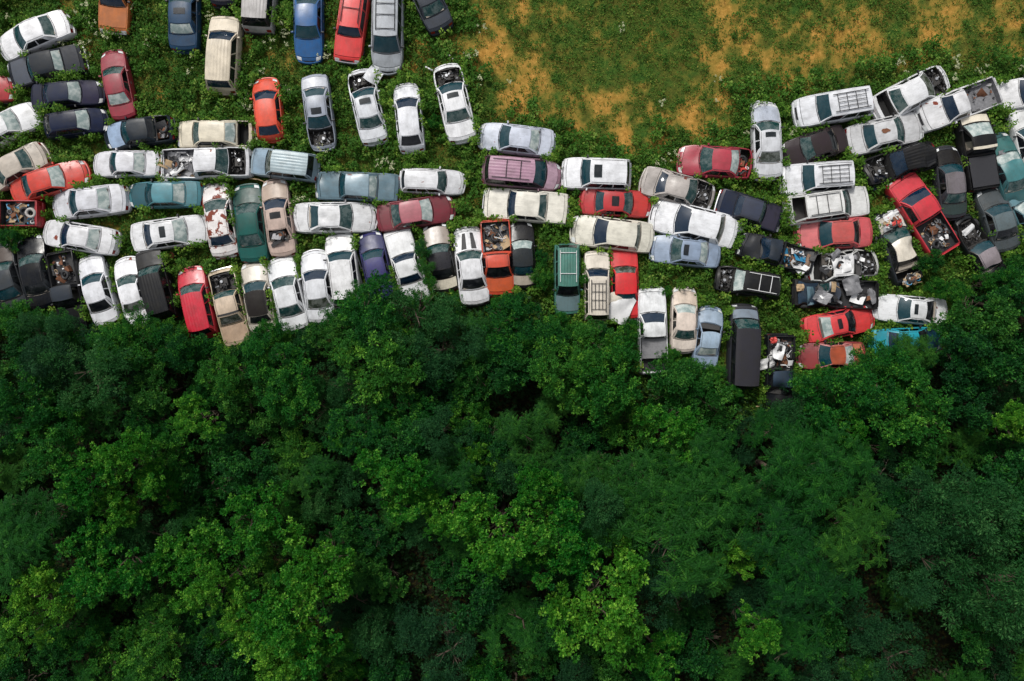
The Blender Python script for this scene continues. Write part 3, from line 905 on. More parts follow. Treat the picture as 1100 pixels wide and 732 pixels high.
car('sedan', 1053, 268, 118, 80, 30, '#23282c', 'dark wreck with mauve roof and bare white engine, half under the trees', crush=.20, roof='#8d8489', nohood=1, nolamp=1, ws='t', frf=.52, fc=.40, frr=.75)
car('boxy', 806, 226, -17, 72, 30, '#363a4c', 'slate blue boxy sedan beside the big white sedan', hood='#413e50', roof='#444a5c', ws='g', rw='b', trunk='#23304c')
rp, ip = car('pickup', 834, 272, 164, 82, 29, '#34373e', 'charcoal pickup with colourful junk in its bed', crush=.17, ws='b', rw='k', bed='k', roof='#2f3a48', frr=.50)
load(rp, ip, 'colourful plastic and metal junk in the bed of the charcoal pickup', 40, .34, (0, 3, 6, 2, 3, 6, 4), seed=15)
car('suv', 804, 304, 170, 72, 29, '#24262a', 'black off-road car with two white roof bars', crush=.18, ws='s', rw='s', nohood=1, nofront=1, nolamp=1, rack='w', bars=(.42, .74))
rw_, iw_ = car('sedan', 906, 285, 4, 80, 33, '#c4c5c2', 'stripped white car shell with torn roof', crush=.28, nohood=1, notrunk=1, nolamp=1, nofront=1, ws='-', rw='-', sw='-', roof='#d6d6d8', dent=.08, rdent=.16, rust=.2)
load(rw_, iw_, 'white and grey torn sheet metal over the stripped white shell', 15, .34, (2, 2, 0, 3, 0), (-0.2, 0, .95, 3.2, 1.2), seed=17)
rp, ip = car('pickup', 897, 316, 178, 92, 32, '#2b2c2f', 'crushed black pickup buried in scrap sheets', crush=.34, ws='g', rw='-', nolamp=1, nofront=1, bed='k', H=1.42, hood='#33465a', roof='#474e5c', dent=.08, rdent=.14)
load(rp, ip, 'grey crumpled sheet lying over the crushed black pickup', 12, .35, (0, 0, 2, 3), seed=19)
load(rp, ip, 'dark scrap and boards on the cab of the crushed black pickup', 9, .25, (0, 3, 3, 4, 2, 0), (.75, 0, 1.25, 1.8, 1.3), seed=20)
car('coupe', 979, 333, 175, 80, 30, '#d6dce2', 'white coupe with black rear window near the right-hand trees', ws='t', rw='k', sun=(.2, .45))
car('coupe', 902, 348, 12, 78, 30, '#d23c40', 'bright red coupe with sunroof, lower right', sun=(.35, .65), ws='k', rw='s', hood='#cf3a3a')
car('coupe', 894, 382, 182, 74, 29, '#8c3a3c', 'maroon and rust orange coupe half under the trees', crush=0.07, roof='#b0553a', trunk='#b96a50', ws='t', rw='s', rust=.15, frame='#c07a78')
car('hatch', 975, 366, 3, 78, 28, '#1f94a6', 'turquoise car half under the trees at lower right', hood='#15465c', ws='k', rw='b', frr=.68, frb=.80)
# lower middle
car('sedan', 761, 363, 83, 68, 28, '#8396ac', 'small grey blue car with peeled silver roof', crush=0.06, hood='#93a4b6', roof='#9fb4c8', rrust=.15, ws='-', rw='s', fade=.5)
car('van', 798, 372, 88, 90, 31, '#3c3e46', 'long charcoal van with pale hood', hood='#6f7b88', ws='g', rw='k', roof='#3b3a42', frame='#2c2e34')
rp, ip = car('pickup', 838, 404, -91, 90, 31, '#1d232c', 'blackish pickup facing the trees, bed heaped with white scrap', crush=.20, bed='k', roof='#33465a', rrust=.1, frr=.56, frb=.60, ws='k', rw='k')
load(rp, ip, 'white and red scrap heaped in the bed of the blackish pickup', 44, .48, (2, 2, 2, 0, 3, 3, 1), seed=21)
car('pickup', 701, 355, 92, 93, 31, '#dde2e6', 'white pickup with grey bed cover beside the trees', ws='b', rw='k', fc=.30, frf=.42, frr=.57, frb=.60, cover=(.82, plain('grey_bed_board', (.20, .20, .21), .8)), H=1.55)
car('sedan', 735, 344, 88, 71, 28, '#cfc3b8', 'small cream sedan beside the white pickup', hood='#c9b8a8', ws='s', rw='g', roof='#d3c4b8')
car('boxy', 671, 305, 91, 77, 30, '#cc2228', 'bright red car with rubbish on its tail, next to the cream roof-rack car', ws='o', rw='t', fc=.27)
car('suv', 641, 308, 90, 76, 28, '#d3cabc', 'cream off-road car with black roof rack in the centre', ws='b', rw='k', basket=1)
car('suv', 609, 300, -90, 78, 28, '#3f7468', 'green off-road car with two white roof bars facing the trees', ws='k', rw='k', rack='w', bars=(.32, .88), ribs=1, hood='#5c7478', bump='k')
car('sedan', 561, 274, 93, 73, 28, '#2b2b30', 'charcoal sedan with glassy windshield right of the orange pickup', ws='s', rw='t', roof='#343b40', trunk='#a59a8c', gloss=.28)
rp, ip = car('pickup', 534, 277, -86, 82, 33, '#c2482e', 'orange pickup with its dark bed full of metal', bed='k', ws='k', rw='k', roof='#c8503c', hood='#c4552c', fc=.24, frf=.37, frr=.52, frb=.555)
load(rp, ip, 'pale metal parts in the bed of the orange pickup', 34, .34, (0, 0, 2, 1, 4), seed=23)
car('sedan', 506, 286, 97, 85, 33, '#d9dbe4', 'white sports sedan with two black hood stripes', stripes=1, ws='g', rw='k', rbump='k', fc=.30, frf=.42)
car('sedan', 473, 277, 100, 77, 31, '#33332f', 'black sedan with taupe hood and cream boot', hood='#8c8077', trunk='#c9c2b0', roof='#3a3a40', ws='g', rw='k', gloss=.28, fc=.30, frf=.43)
car('boxy', 437, 285, 107, 82, 31, '#d6dade', 'white boxy car half hidden by a leafy sapling', ws='b', rw='b', fc=.34, frf=.44)
car('sedan', 404, 285, 103, 74, 29, '#34346c', 'violet blue car with dull hood between two white cars', ws='t', rw='g', hood='#33376a', roof='#3a3874')
car('wagon', 368, 290, 97, 80, 33, '#dcdde0', 'white estate car with its right door ajar, touching the trees', ws='t', rw='k', open={(-1, 0): 12, (-1, 1): 8})
car('sedan', 341, 308, 98, 80, 31, '#cdd3e0', 'bluish white sedan with beige rear shelf, next to the white estate', ws='b', rw='o')
car('sedan', 309, 316, 104, 82, 32, '#d5dae2', 'white sedan right of the black-roofed beige car', ws='g', rw='g', dent=.02)
car('sedan', 277, 320, 100, 78, 30, '#bdb5a8', 'beige car with blackened roof and rear', roof='#2b2422', hood='#b8b0a4', trunk='#b8b0a4', ws='t', rw='k', frr=.76, frb=.86)
rt_, it_ = car('boxy', 246, 330, 105, 85, 31, '#b8a68c', 'tan two-tone car with open engine bay and woody brown tail', crush=0.05, nohood=1, nolamp=1, ws='g', rw='o', roof='#c4b09a', trunk='#a58c74', frr=.62, frb=.73, band=(.86, .95, M_BLACK))
car('wagon', 211, 325, 103, 78, 31, '#c02338', 'crimson estate car with open rear door next to the tan car', ws='g', rw='k', ribs=1, open={(-1, 1): 14})
car('suv', 168, 306, 105, 80, 30, '#22242a', 'black off-road car with ribbed roof between white and crimson cars', ws='g', rw='k', ribs=1)
car('sedan', 142, 313, 105, 76, 29, '#dfe1ec', 'white sedan left of the black ribbed-roof car', ws='g', rw='o')
car('sedan', 105, 312, 107, 78, 29, '#d5d9e8', 'white sedan right of the black junk-laden pickup', ws='t', rw='k')
rp, ip = car('pickup', 73, 312, -79, 86, 30, '#26282e', 'black pickup nose in the trees with rusty junk in its bed', bed='k', roof='#39414c', ws='k', rw='k', frr=.54)
load(rp, ip, 'rusty junk in the bed of the black pickup beside the trees', 14, .26, (1, 4, 2, 3), seed=25)
car('sedan', 38, 293, 103, 82, 31, '#181d28', 'glossy black sedan with chrome-edged windows near the left trees', ws='g', rw='k', gloss=.2, frame='#3a4048')
car('sedan', 7, 300, 108, 78, 31, '#3a3f45', 'dark grey car at the left edge under the trees', ws='g', roof='#3f464d', hood='#574a44')
car('sedan', 2, -22, 25, 80, 30, '#0f1420', 'dark car corner at the top left corner of the frame')


# ------------------------------------------------------------------ loose parts lying about
def loose_panel(name, px, py, z, lx, ly, rot, mat, label, curve=.08, crum=.05, seed=0, cat='car part'):
    rng = random.Random(seed)
    d = dent_fn(rng, crum * 2, 9)
    n = 10
    rows = [[(lx * (i / n - .5) * (1 - .12 * (2 * j / n - 1) ** 2), ly * (j / n - .5) * (1 - .1 * (i / n)), -curve * ((2 * i / n - 1) ** 2 + (2 * j / n - 1) ** 2) + d(2 * i / n - 1, 2 * j / n - 1)) for j in range(n + 1)] for i in range(n + 1)]
    q = MB(); q.grid(rows)
    q.grid([rows[0], [(p[0] + .02, p[1], p[2] - .05) for p in rows[0]]]); q.grid([rows[-1], [(p[0] - .02, p[1], p[2] - .05) for p in rows[-1]]])
    o = link(name, q.mesh(name, True, 40), mat, None, P(px, py, z), rot)
    return tag(o, label, cat)


def bent_strip(name, pts, r, mat, label, cat='car part'):
    q = MB()
    ps = [P(*p) for p in pts]
    for a, b in zip(ps, ps[1:]):
        q.tube(a, b, r, r * .9, 6)
    m = q.mesh(name, True)
    c = sum(ps, Vector()) / len(ps); c.z = 0
    for v in m.vertices: v.co -= c
    return tag(link(name, m, mat, None, c), label, cat)


loose_panel('car_hood', 402, 79, .75, 1.25, 1.0, (.1, .15, R(60)), paint('#c3cbd8'), 'crumpled silver hood lying at the nose of the engineless silver white sedan', .08, .08, 4)
loose_panel('tarpaulin', 667, 331, 1.22, 1.9, 1.45, (.05, -.12, R(62)), M_WHITEP, 'crumpled white sheet draped over the tail of the bright red car', .05, .16, 5, 'sheet')
loose_panel('scrap_sheet', 661, 320, 1.32, .85, .8, (0, .05, R(20)), plain('pale_round_panel', (.55, .50, .42), .7), 'pale rounded panel beside the crumpled white sheet', .10, .04, 6)
loose_panel('scrap_sheet', 916, 307, 1.25, 1.15, 1.0, (.1, .1, R(-70)), M_GREYM, 'grey crumpled sheet on top of the crushed black pickup', .03, .12, 7, 'sheet')
loose_panel('scrap_sheet', 824, 391, 1.0, 1.1, .7, (.2, .1, R(15)), M_WHITEP, 'torn white fender hanging off the side of the blackish pickup', .06, .15, 8)
loose_panel('bumper', 941, 251, .5, .12, 1.5, (0, 0, R(8)), M_GREYM, 'grey bumper strip upright beside the faded pink red sedan', .02, .02, 9)
loose_panel('scrap_sheet', 985, 252, .45, .9, .55, (.2, 0, R(-55)), paint('#6a7480'), 'grey car door leaning between the red pickup and the cream-roofed wreck', .04, .03, 10)
loose_panel('scrap_sheet', 183, 275, .3, .45, .4, (.3, .1, R(30)), M_REDP, 'small dark red panel in the weeds above the crimson estate car', .03, .04, 11)
loose_panel('scrap_sheet', 94, 274, .4, .5, .35, (0, 0, .3), paint('#3a6a9a'), 'small blue panel at the nose of the white sedan by the black pickup', .03, .03, 12)
loose_panel('car_hood', 946, 196, .7, 1.0, .9, (.1, .1, R(10)), paint('#182338'), 'dark navy hood lying in front of the black wrecked off-road car', .06, .06, 13)
loose_panel('scrap_sheet', 940, 263, .35, .7, .5, (0, .1, .2), paint('#14384e'), 'dark blue panel in the weeds right of the faded pink red sedan', .04, .05, 14)
loose_panel('scrap_sheet', 796, 243, .9, .55, .75, (.1, .2, R(-15)), paint('#d3d6da'), 'white fender scrap between the big white sedan and the slate blue sedan', .06, .05, 15)
loose_panel('scrap_sheet', 1041, 247, .7, .95, .4, (.2, .1, R(38)), M_WHITEP, 'white slotted panel on the nose of the mauve-roofed wreck', .03, .05, 16)
loose_panel('scrap_sheet', 1081, 165, .95, .9, .55, (.1, .1, R(18)), M_GREYM, 'torn pale sheet across the hood of the teal car at right', .04, .08, 17)
loose_panel('scrap_sheet', 868, 283, .95, .35, 1.15, (.1, .2, R(-12)), plain('brown_board', (.20, .13, .09), .8), 'brown upright board between the charcoal pickup and the stripped white shell', .03, .04, 31)
loose_panel('scrap_sheet', 899, 274, 1.35, .75, .6, (.3, .2, R(40)), M_GREYM, 'grey flap standing up from the stripped white shell', .04, .12, 32)
loose_panel('scrap_sheet', 905, 285, 1.38, 1.1, 1.0, (.1, -.1, R(15)), M_WHITEP, 'white torn roof skin over the middle of the stripped white shell', .03, .16, 33)
loose_panel('scrap_sheet', 872, 318, 1.15, .55, 1.2, (.1, .3, R(8)), paint('#56707c'), 'bluish bent sheet at the left end of the crushed black pickup', .05, .14, 34)
loose_panel('scrap_sheet', 860, 309, 1.15, .5, .45, (.1, .1, R(5)), M_TAN, 'tan board on the corner of the crushed black pickup', .02, .05, 35)
loose_panel('scrap_sheet', 884, 322, 1.2, .8, .6, (.2, .1, R(-30)), plain('mauve_scrap', (.16, .13, .14), .7), 'mauve grey bent panel on the crushed black pickup', .04, .16, 36)
loose_panel('scrap_sheet', 939, 318, 1.05, .5, 1.0, (.1, .2, R(20)), M_GREYM, 'grey fender at the right end of the crushed black pickup', .05, .12, 37)
loose_panel('scrap_sheet', 838, 378, 1.35, 1.0, .7, (.2, .1, R(70)), M_WHITEP, 'long crumpled white panel on the load of the blackish pickup', .04, .18, 38)
loose_panel('scrap_sheet', 832, 366, 1.3, .45, .4, (.2, .2, R(10)), M_REDP, 'red panel at the tail of the blackish pickup', .04, .1, 39)
loose_panel('scrap_sheet', 958, 231, 1.15, 1.1, .45, (.1, .1, R(25)), M_WHITEP, 'white strip of bodywork across the nose of the cream-roofed wreck', .03, .1, 40)
loose_panel('scrap_sheet', 964, 239, 1.2, .7, .3, (.1, .1, R(30)), M_REDP, 'red strip of bodywork across the nose of the cream-roofed wreck', .03, .08, 41)
loose_panel('scrap_sheet', 985, 297, .9, 1.0, .5, (.2, .2, R(25)), paint('#c9c4ba'), 'cream bent panel behind the cream-roofed wreck', .05, .14, 42)
loose_panel('scrap_sheet', 190, 183, 1.2, .9, .35, (.2, .2, R(40)), M_WHITEP, 'bent white bracket lying across the bed of the stripped white truck', .04, .1, 43)
loose_panel('scrap_sheet', 176, 191, 1.0, .5, .7, (.1, .2, R(-20)), M_WHITEP, 'folded white fender corner on the stripped white truck', .06, .1, 44)
loose_panel('scrap_sheet', 786, 290, .8, .5, .4, (.2, .1, R(50)), M_BLACK, 'black broken grille piece by the car with two white roof bars', .05, .1, 45)
loose_panel('scrap_sheet', 835, 311, .9, .45, .8, (.2, .1, R(-10)), M_GREYM, 'pale grey tail panel on the car with two white roof bars', .05, .12, 46)
bent_strip('front_bumper', [(806, 118, .5), (808, 112, .52), (814, 109, .5), (822, 111, .5), (829, 113, .5)], .07, paint('#c4cad6'), 'curved silver bumper hanging off the upright silver white sedan')
bent_strip('bumper', [(856, 124, .5), (857, 130, .5), (860, 135, .45), (863, 135, .4)], .09, paint('#cfd4de'), 'white bumper end drooping off the white roof-rack car')
bent_strip('plank', [(1068, 97, .3), (1078, 98, .3)], .05, M_TAN, 'tan plank bridging the pickup bed and the white car at right', 'plank')
bent_strip('plank', [(1050, 205, .25), (1068, 199, .25)], .06, M_TAN, 'tan plank on the ground behind the black pickup with cream hood', 'plank')
bent_strip('trim_strip', [(1007, 188, .7), (1008, 200, .7), (1009, 213, .6)], .035, M_GREYM, 'thin grey trim strip along the dark grey sedan with shiny roof')
bent_strip('pipe', [(812, 437, .3), (820, 436, .3)], .05, M_TAN, 'short tan pole on the ground left of the blackish pickup', 'pole')
bent_strip('trim_strip', [(481, 58, .12), (486, 63, .1), (489, 66, .1)], .06, M_WHITEP, 'white trim piece on the grass above the square-sunroof white sedan')
bent_strip('pole', [(285, 196, .5), (278, 193, .5), (268, 192, .45)], .04, M_TAN, 'rusty tan rod between the stripped truck and the green sedan', 'rod')
bent_strip('pole', [(465, 76, .6), (457, 72, .6)], .06, M_WHITEP, 'white bumper corner splayed from the square-sunroof white sedan')
# one worn tyre on the junk at the left edge
q = MB(); q.torus((0, 0, 0), .24, .09, (0, 0, 0), 20, 8)
tag(link('tyre', q.mesh('tyre', True), plain('pale_tyre', (.38, .36, .34), .8), None, P(33, 229, 1.05), (.15, .1, 0)), 'pale worn tyre lying on the scrap in the red pickup bed', 'tyre')

# ------------------------------------------------------------------ ground
DIRT = [  # bare sandy patches: pixel x, y, radius x, radius y, weight
    (530, 50, 24, 40, 1.0), (555, 100, 26, 36, .9), (508, 40, 18, 22, .8), (475, 45, 40, 14, .55), (440, 62, 22, 30, .7), (560, 8, 14, 16, .8), (560, 125, 30, 12, .9),
    (612, 140, 14, 30, .75), (668, 145, 9, 22, 1.0), (712, 135, 14, 22, 1.0), (742, 125, 14, 30, 1.0), (775, 60, 16, 70, .95), (800, 30, 30, 40, .6), (790, 110, 30, 20, .7),
    (850, 85, 26, 30, .6), (880, 50, 36, 34, .75), (925, 35, 26, 40, .8), (1005, 25, 20, 40, .95), (1080, 20, 26, 26, .7), (1035, 10, 30, 20, .5), (745, 160, 22, 16, .7),
    (85, 40, 16, 24, .6), (62, 8, 14, 12, .55), (268, 50, 14, 20, .7), (310, 60, 26, 14, .5), (355, 25, 10, 30, .7), (175, 80, 16, 26, .45), (320, 120, 10, 16, .45), (465, 160, 26, 14, .6),
    (830, 130, 20, 14, .5), (690, 170, 30, 12, .4), (130, 240, 16, 12, .5), (90, 275, 24, 8, .6), (205, 365, 30, 12, .7), (930, 215, 14, 30, .6), (835, 205, 16, 16, .5), (1062, 125, 16, 14, .6),
    (650, 60, 20, 14, .25), (620, 70, 14, 40, .3), (1020, 250, 14, 10, .5), (290, 352, 30, 10, .4), (460, 380, 25, 25, .4), (820, 440, 20, 16, .5), (640, 110, 26, 18, .5), (600, 20, 12, 12, .4),
]
s_ = SPX


def border(px):                                  # picture y of the wood's upper edge
    return np.interp(px, [-200, 0, 60, 90, 150, 190, 245, 290, 340, 370, 400, 450, 500, 550, 600, 650, 690, 760, 800, 830, 860, 930, 1000, 1040, 1100, 1300],
                     [325, 325, 335, 345, 345, 352, 372, 352, 345, 320, 312, 318, 328, 312, 332, 350, 395, 395, 416, 440, 400, 380, 350, 285, 262, 262])




def dirt(x, y):
    """0 green .. 1 bare, in world metres"""
    v = np.zeros_like(x)
    for px, py, rx, ry, wgt in DIRT:
        cx, cy = (px - 550) * s_, (366 - py) * s_
        v = np.maximum(v, wgt * np.exp(-(((x - cx) / (rx * s_ * 1.45)) ** 2 + ((y - cy) / (ry * s_ * 1.45)) ** 2)))
    # sandy ground goes on beyond the frame to the north in the same blotches
    far = np.clip((y - 21.5) / 3, 0, 1) * np.clip(fbm(x * .12, y * .12, 5) * 2.2 - .8, 0, .9)
    v = np.maximum(v, far)
    v = v * (366 - y / s_ < border(550 + x / s_) + 14)
    nz = fbm(x * 1.5, y * 1.5, 11, 5) - .5 * (366 - y / s_ > border(550 + x / s_) + 14); n2 = fbm(x * .45, y * .45, 13, 3)
    return np.clip((v * 1.15 + (nz - .5) * 2.0 + (n2 - .5) * .9 - .22) * .85, 0, 1)


g1 = np.arange(-40, 40.01, .22)
gx = np.concatenate([[-900, -300, -120, -60], g1, [60, 120, 300, 900]])
g2 = np.arange(-28, 34.01, .22)
gy = np.concatenate([[-900, -300, -120, -60], g2, [60, 120, 300, 900]])
X, Y = np.meshgrid(gx, gy)
Zg = (fbm(X * .35, Y * .35, 3) - .5) * .10
verts = np.stack([X, Y, Zg], -1).reshape(-1, 3)
nx, ny = len(gx), len(gy)
ii, jj = np.meshgrid(np.arange(ny - 1), np.arange(nx - 1), indexing='ij')
a = (ii * nx + jj).ravel()
faces = np.stack([a, a + 1, a + nx + 1, a + nx], -1)
gm = tri_mesh('ground', verts, faces, 4)
gm.polygons.foreach_set('use_smooth', [True] * len(gm.polygons))
att = gm.attributes.new('dirt', 'FLOAT', 'POINT')
att.data.foreach_set('value', dirt(X, Y).ravel().astype(np.float32))
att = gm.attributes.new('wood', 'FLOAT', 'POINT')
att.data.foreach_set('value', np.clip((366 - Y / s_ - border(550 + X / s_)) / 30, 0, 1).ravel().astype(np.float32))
m, nt, b = newmat('yard_ground')
tc = nt.nodes.new('ShaderNodeTexCoord'); co = tc.outputs['Object']
at = nt.nodes.new('ShaderNodeAttribute'); at.attribute_name = 'dirt'
na = noise(nt, co, 3.5, 8, .7); nb = noise(nt, co, .5, 4, .6); nc = noise(nt, co, 18, 6, .7)
soil = mixc(nt, ramp(nt, na, .3, .7), (.27, .125, .020), (.52, .29, .070))
soil = mixc(nt, ramp(nt, nc, .62, .72), soil, (.68, .45, .20))
green = mixc(nt, ramp(nt, na, .3, .7), (.020, .058, .010), (.060, .125, .018))
green = mixc(nt, ramp(nt, nb, .40, .66), green, (.090, .075, .014))
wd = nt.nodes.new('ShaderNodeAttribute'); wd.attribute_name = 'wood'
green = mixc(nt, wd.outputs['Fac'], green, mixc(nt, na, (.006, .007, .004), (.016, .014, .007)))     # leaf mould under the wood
ma = nd(nt, 'ShaderNodeMath', operation='ADD'); nt.links.new(at.outputs['Fac'], ma.inputs[0])
mm = nd(nt, 'ShaderNodeMath', operation='MULTIPLY_ADD'); nt.links.new(na, mm.inputs[0]); mm.inputs[1].default_value = .9; mm.inputs[2].default_value = -.45
nt.links.new(mm.outputs[0], ma.inputs[1])
olive = mixc(nt, nc, (.075, .095, .014), (.24, .18, .035))
nt.links.new(mixc(nt, ramp(nt, ma.outputs[0], .26, 1.0), mixc(nt, ramp(nt, ma.outputs[0], .02, .36), green, olive), soil), b.inputs['Base Color'])
b.inputs['Roughness'].default_value = .95
b.inputs['Specular IOR Level'].default_value = .1
bp = nt.nodes.new('ShaderNodeBump'); bp.inputs['Strength'].default_value = .6; bp.inputs['Distance'].default_value = .08
nt.links.new(nc, bp.inputs['Height']); nt.links.new(bp.outputs[0], b.inputs['Normal'])
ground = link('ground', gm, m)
tag(ground, 'sandy ground overgrown with low weeds', None, None, 'structure')


# ------------------------------------------------------------------ leaves
def leaf_mat(name, dark, light, tip=None, transl=.25, rough=.5):
    if name in MATS: return MATS[name]
    m, nt, b = newmat(name)
    oi = nt.nodes.new('ShaderNodeObjectInfo')
    ta = nt.nodes.new('ShaderNodeAttribute'); ta.attribute_name = 'tuft'          # sprig-by-sprig colour
    col = mixc(nt, ta.outputs['Fac'], dark, light)
    if tip is not None:
        col = mixc(nt, ramp(nt, ta.outputs['Fac'], .66, .96), col, tip)
    hv = nt.nodes.new('ShaderNodeHueSaturation')
    mr = nd(nt, 'ShaderNodeMapRange'); nt.links.new(oi.outputs['Random'], mr.inputs[0]); mr.inputs[3].default_value = .72; mr.inputs[4].default_value = 1.3
    mr2 = nd(nt, 'ShaderNodeMapRange'); nt.links.new(oi.outputs['Random'], mr2.inputs[0]); mr2.inputs[3].default_value = .52; mr2.inputs[4].default_value = .485
    nt.links.new(mr.outputs[0], hv.inputs['Value']); nt.links.new(mr2.outputs[0], hv.inputs['Hue']); nt.links.new(col, hv.inputs['Color'])
    nt.links.new(hv.outputs[0], b.inputs['Base Color'])
    b.inputs['Roughness'].default_value = rough
    b.inputs['Specular IOR Level'].default_value = .12
    tr = nt.nodes.new('ShaderNodeBsdfTranslucent'); nt.links.new(hv.outputs[0], tr.inputs[0])
    mx = nt.nodes.new('ShaderNodeMixShader'); mx.inputs[0].default_value = transl
    nt.links.new(b.outputs[0], mx.inputs[1]); nt.links.new(tr.outputs[0], mx.inputs[2])
    nt.links.new(mx.outputs[0], nt.nodes['Material Output'].inputs[0])
    MATS[name] = m
    return m


def leaves_mesh(name, c, d, n, l, w, tuft):
    """c base points, d axis, n normal (all Nx3), l length, w width: folded two-triangle leaves"""
    d = d / np.linalg.norm(d, axis=1, keepdims=True)
    s = np.cross(d, n); s /= np.linalg.norm(s, axis=1, keepdims=True) + 1e-9
    up = np.cross(s, d)
    l = l[:, None]; w = w[:, None]
    v = np.stack([c, c + d * l * .45 + s * w * .5 + up * w * .16, c + d * l, c + d * l * .45 - s * w * .5 + up * w * .16], 1).reshape(-1, 3)
    N = len(c); b = np.arange(N)[:, None] * 4
    f = np.concatenate([b + np.array([[0, 1, 2]]), b + np.array([[0, 2, 3]])], 1).reshape(-1, 3)
    me = tri_mesh(name, v, f)
    me.attributes.new('tuft', 'FLOAT', 'POINT').data.foreach_set('value', np.repeat(tuft, 4).astype(np.float32))
    return me


def rdir(rng, N):
    v = rng.normal(size=(N, 3)); return v / np.linalg.norm(v, axis=1, keepdims=True)


# ------------------------------------------------------------------ weeds over the yard (uncountable)
rs = np.random.default_rng(7)


def inside_cars(x, y, shrink):
    r = np.zeros(x.shape, bool)
    for cx, cy, th, L, W in FOOT:
        c, s = math.cos(th), math.sin(th)
        u = (x - cx) * c + (y - cy) * s; v = -(x - cx) * s + (y - cy) * c
        r |= (np.abs(u) < L / 2 - shrink) & (np.abs(v) < W / 2 - shrink)
    return r


def near_cars(x, y, grow):
    return inside_cars(x, y, -grow)


def weed_field(name, N, box, size, hgt, nleaf, leafl, mat, keep, label, pts=None):
    if pts is None:
        x = rs.uniform(box[0], box[1], N); y = rs.uniform(box[2], box[3], N)
        k = keep(x, y)
        x, y = x[k], y[k]
    else: x, y = pts
    N = len(x)
    sc = size * rs.uniform(.5, 1.35, N) * (.6 + .9 * fbm(x * .5, y * .5, 23))
    h = hgt * rs.uniform(.4, 1.3, N) * (.35 + 1.3 * fbm(x * .4, y * .4, 29))
    C = np.repeat(np.stack([x, y, np.zeros(N)], 1), nleaf, 0); S = np.repeat(sc, nleaf); Hh = np.repeat(h, nleaf)
    M = len(C)
    an = rs.uniform(0, 2 * np.pi, M); rr = np.sqrt(rs.uniform(0, 1, M)) * S
    C[:, 0] += np.cos(an) * rr * .7; C[:, 1] += np.sin(an) * rr * .7
    C[:, 2] = Hh * np.sqrt(np.clip(1 - (rr / (S * 1.05)) ** 2, 0, 1)) * rs.uniform(.45, 1.05, M) + .02
    d = np.stack([np.cos(an + rs.normal(0, .6, M)), np.sin(an + rs.normal(0, .6, M)), rs.normal(.05, .45, M)], 1)
    n = np.stack([rs.normal(0, .45, M), rs.normal(0, .45, M), np.ones(M)], 1)
    l = leafl * rs.uniform(.5, 1.4, M)
    me = leaves_mesh(name, C, d, n, l, l * rs.uniform(.45, .8, M), np.repeat(rs.uniform(0, 1, N), nleaf) * .6 + rs.uniform(0, .4, M))
    o = link(name, me, mat)
    return tag(o, label, None, None, 'stuff')


WEED = leaf_mat('weed_leaf', (.022, .070, .008), (.095, .195, .024), (.24, .27, .05), .3, .7)
GRASS = leaf_mat('grass_blade', (.026, .075, .010), (.085, .175, .022), (.28, .24, .05), .2, .8)
FL = lambda x, y: (550 + x / s_, 366 - y / s_)


def yard(x, y, m=8):
    px, py = FL(x, y)
    return py < border(px) + m


def keep_weed(x, y):
    px, py = FL(x, y)
    nc = near_cars(x, y, .9)
    open_f = ((px > 500) & (py < 175) & (px < 1100)) & ~nc
    p = np.where(open_f, .10, .92) * (1 - dirt(x, y)) * (.35 + .9 * (fbm(x * .7, y * .7, 41) > .42))
    return yard(x, y, 40) & ~inside_cars(x, y, .10) & (rs.uniform(0, 1, len(x)) < p)


def keep_grass(x, y):
    p = (1 - dirt(x, y) * .80) * (.25 + .9 * (fbm(x * 1.3, y * 1.3, 43) > .45))
    return yard(x, y, 20) & ~inside_cars(x, y, .25) & (rs.uniform(0, 1, len(x)) < p)


weed_field('weeds', 52000, (-36, 36, -6, 26), .27, .45, 20, .125, WEED, keep_weed, 'tall leafy green weeds filling the gaps between the wrecks')
WEED2 = leaf_mat('tall_weed_leaf', (.024, .085, .009), (.105, .235, .026), (.24, .33, .06), .32, .6)


def keep_tall(x, y):
    p = near_cars(x, y, 1.6) * (.12 + (fbm(x * .9, y * .9, 61) > .50)) * (1 - dirt(x, y))
    return yard(x, y, 10) & ~inside_cars(x, y, -.16) & (rs.uniform(0, 1, len(x)) < p)


weed_field('tall_weeds', 13000, (-36, 36, -6, 26), .40, .95, 46, .16, WEED2, keep_tall, 'tall pale green weeds in clumps beside the wrecks')
ex_, ey_ = [], []
for cx, cy, th, L, W in FOOT:                    # weeds pushing up along sills and bumpers
    for _ in range(66):
        if rs.uniform() < L / (L + W): u, v = rs.uniform(-.5, .5) * L, rs.choice([-1, 1]) * (W / 2 + rs.uniform(-.02, .22))
        else: u, v = rs.choice([-1, 1]) * (L / 2 + rs.uniform(0, .22)), rs.uniform(-.5, .5) * W
        ex_.append(cx + u * math.cos(th) - v * math.sin(th)); ey_.append(cy + u * math.sin(th) + v * math.cos(th))
ex_, ey_ = np.array(ex_), np.array(ey_)
k_ = (fbm(ex_ * .8, ey_ * .8, 77) > .49) & ~inside_cars(ex_, ey_, .06) & yard(ex_, ey_, 10)
weed_field('sill_weeds', 0, None, .22, 1.3, 40, .14, leaf_mat('sill_weed_leaf', (.018, .075, .007), (.082, .200, .020), (.19, .30, .045), .3, .6), None, 'tall weeds pushing up against the sides of the wrecks', (ex_[k_], ey_[k_]))
weed_field('grass', 90000, (-36, 36, -6, 26), .13, .09, 6, .085, GRASS, keep_grass, 'short patchy grass over the sandy ground')

# ------------------------------------------------------------------ white flowering weeds
STEM = plain('green_stem', (.05, .11, .025), .7)
M_FLOWER = plain('cream_flower', (.36, .38, .22), .8, 0, .25, 30)


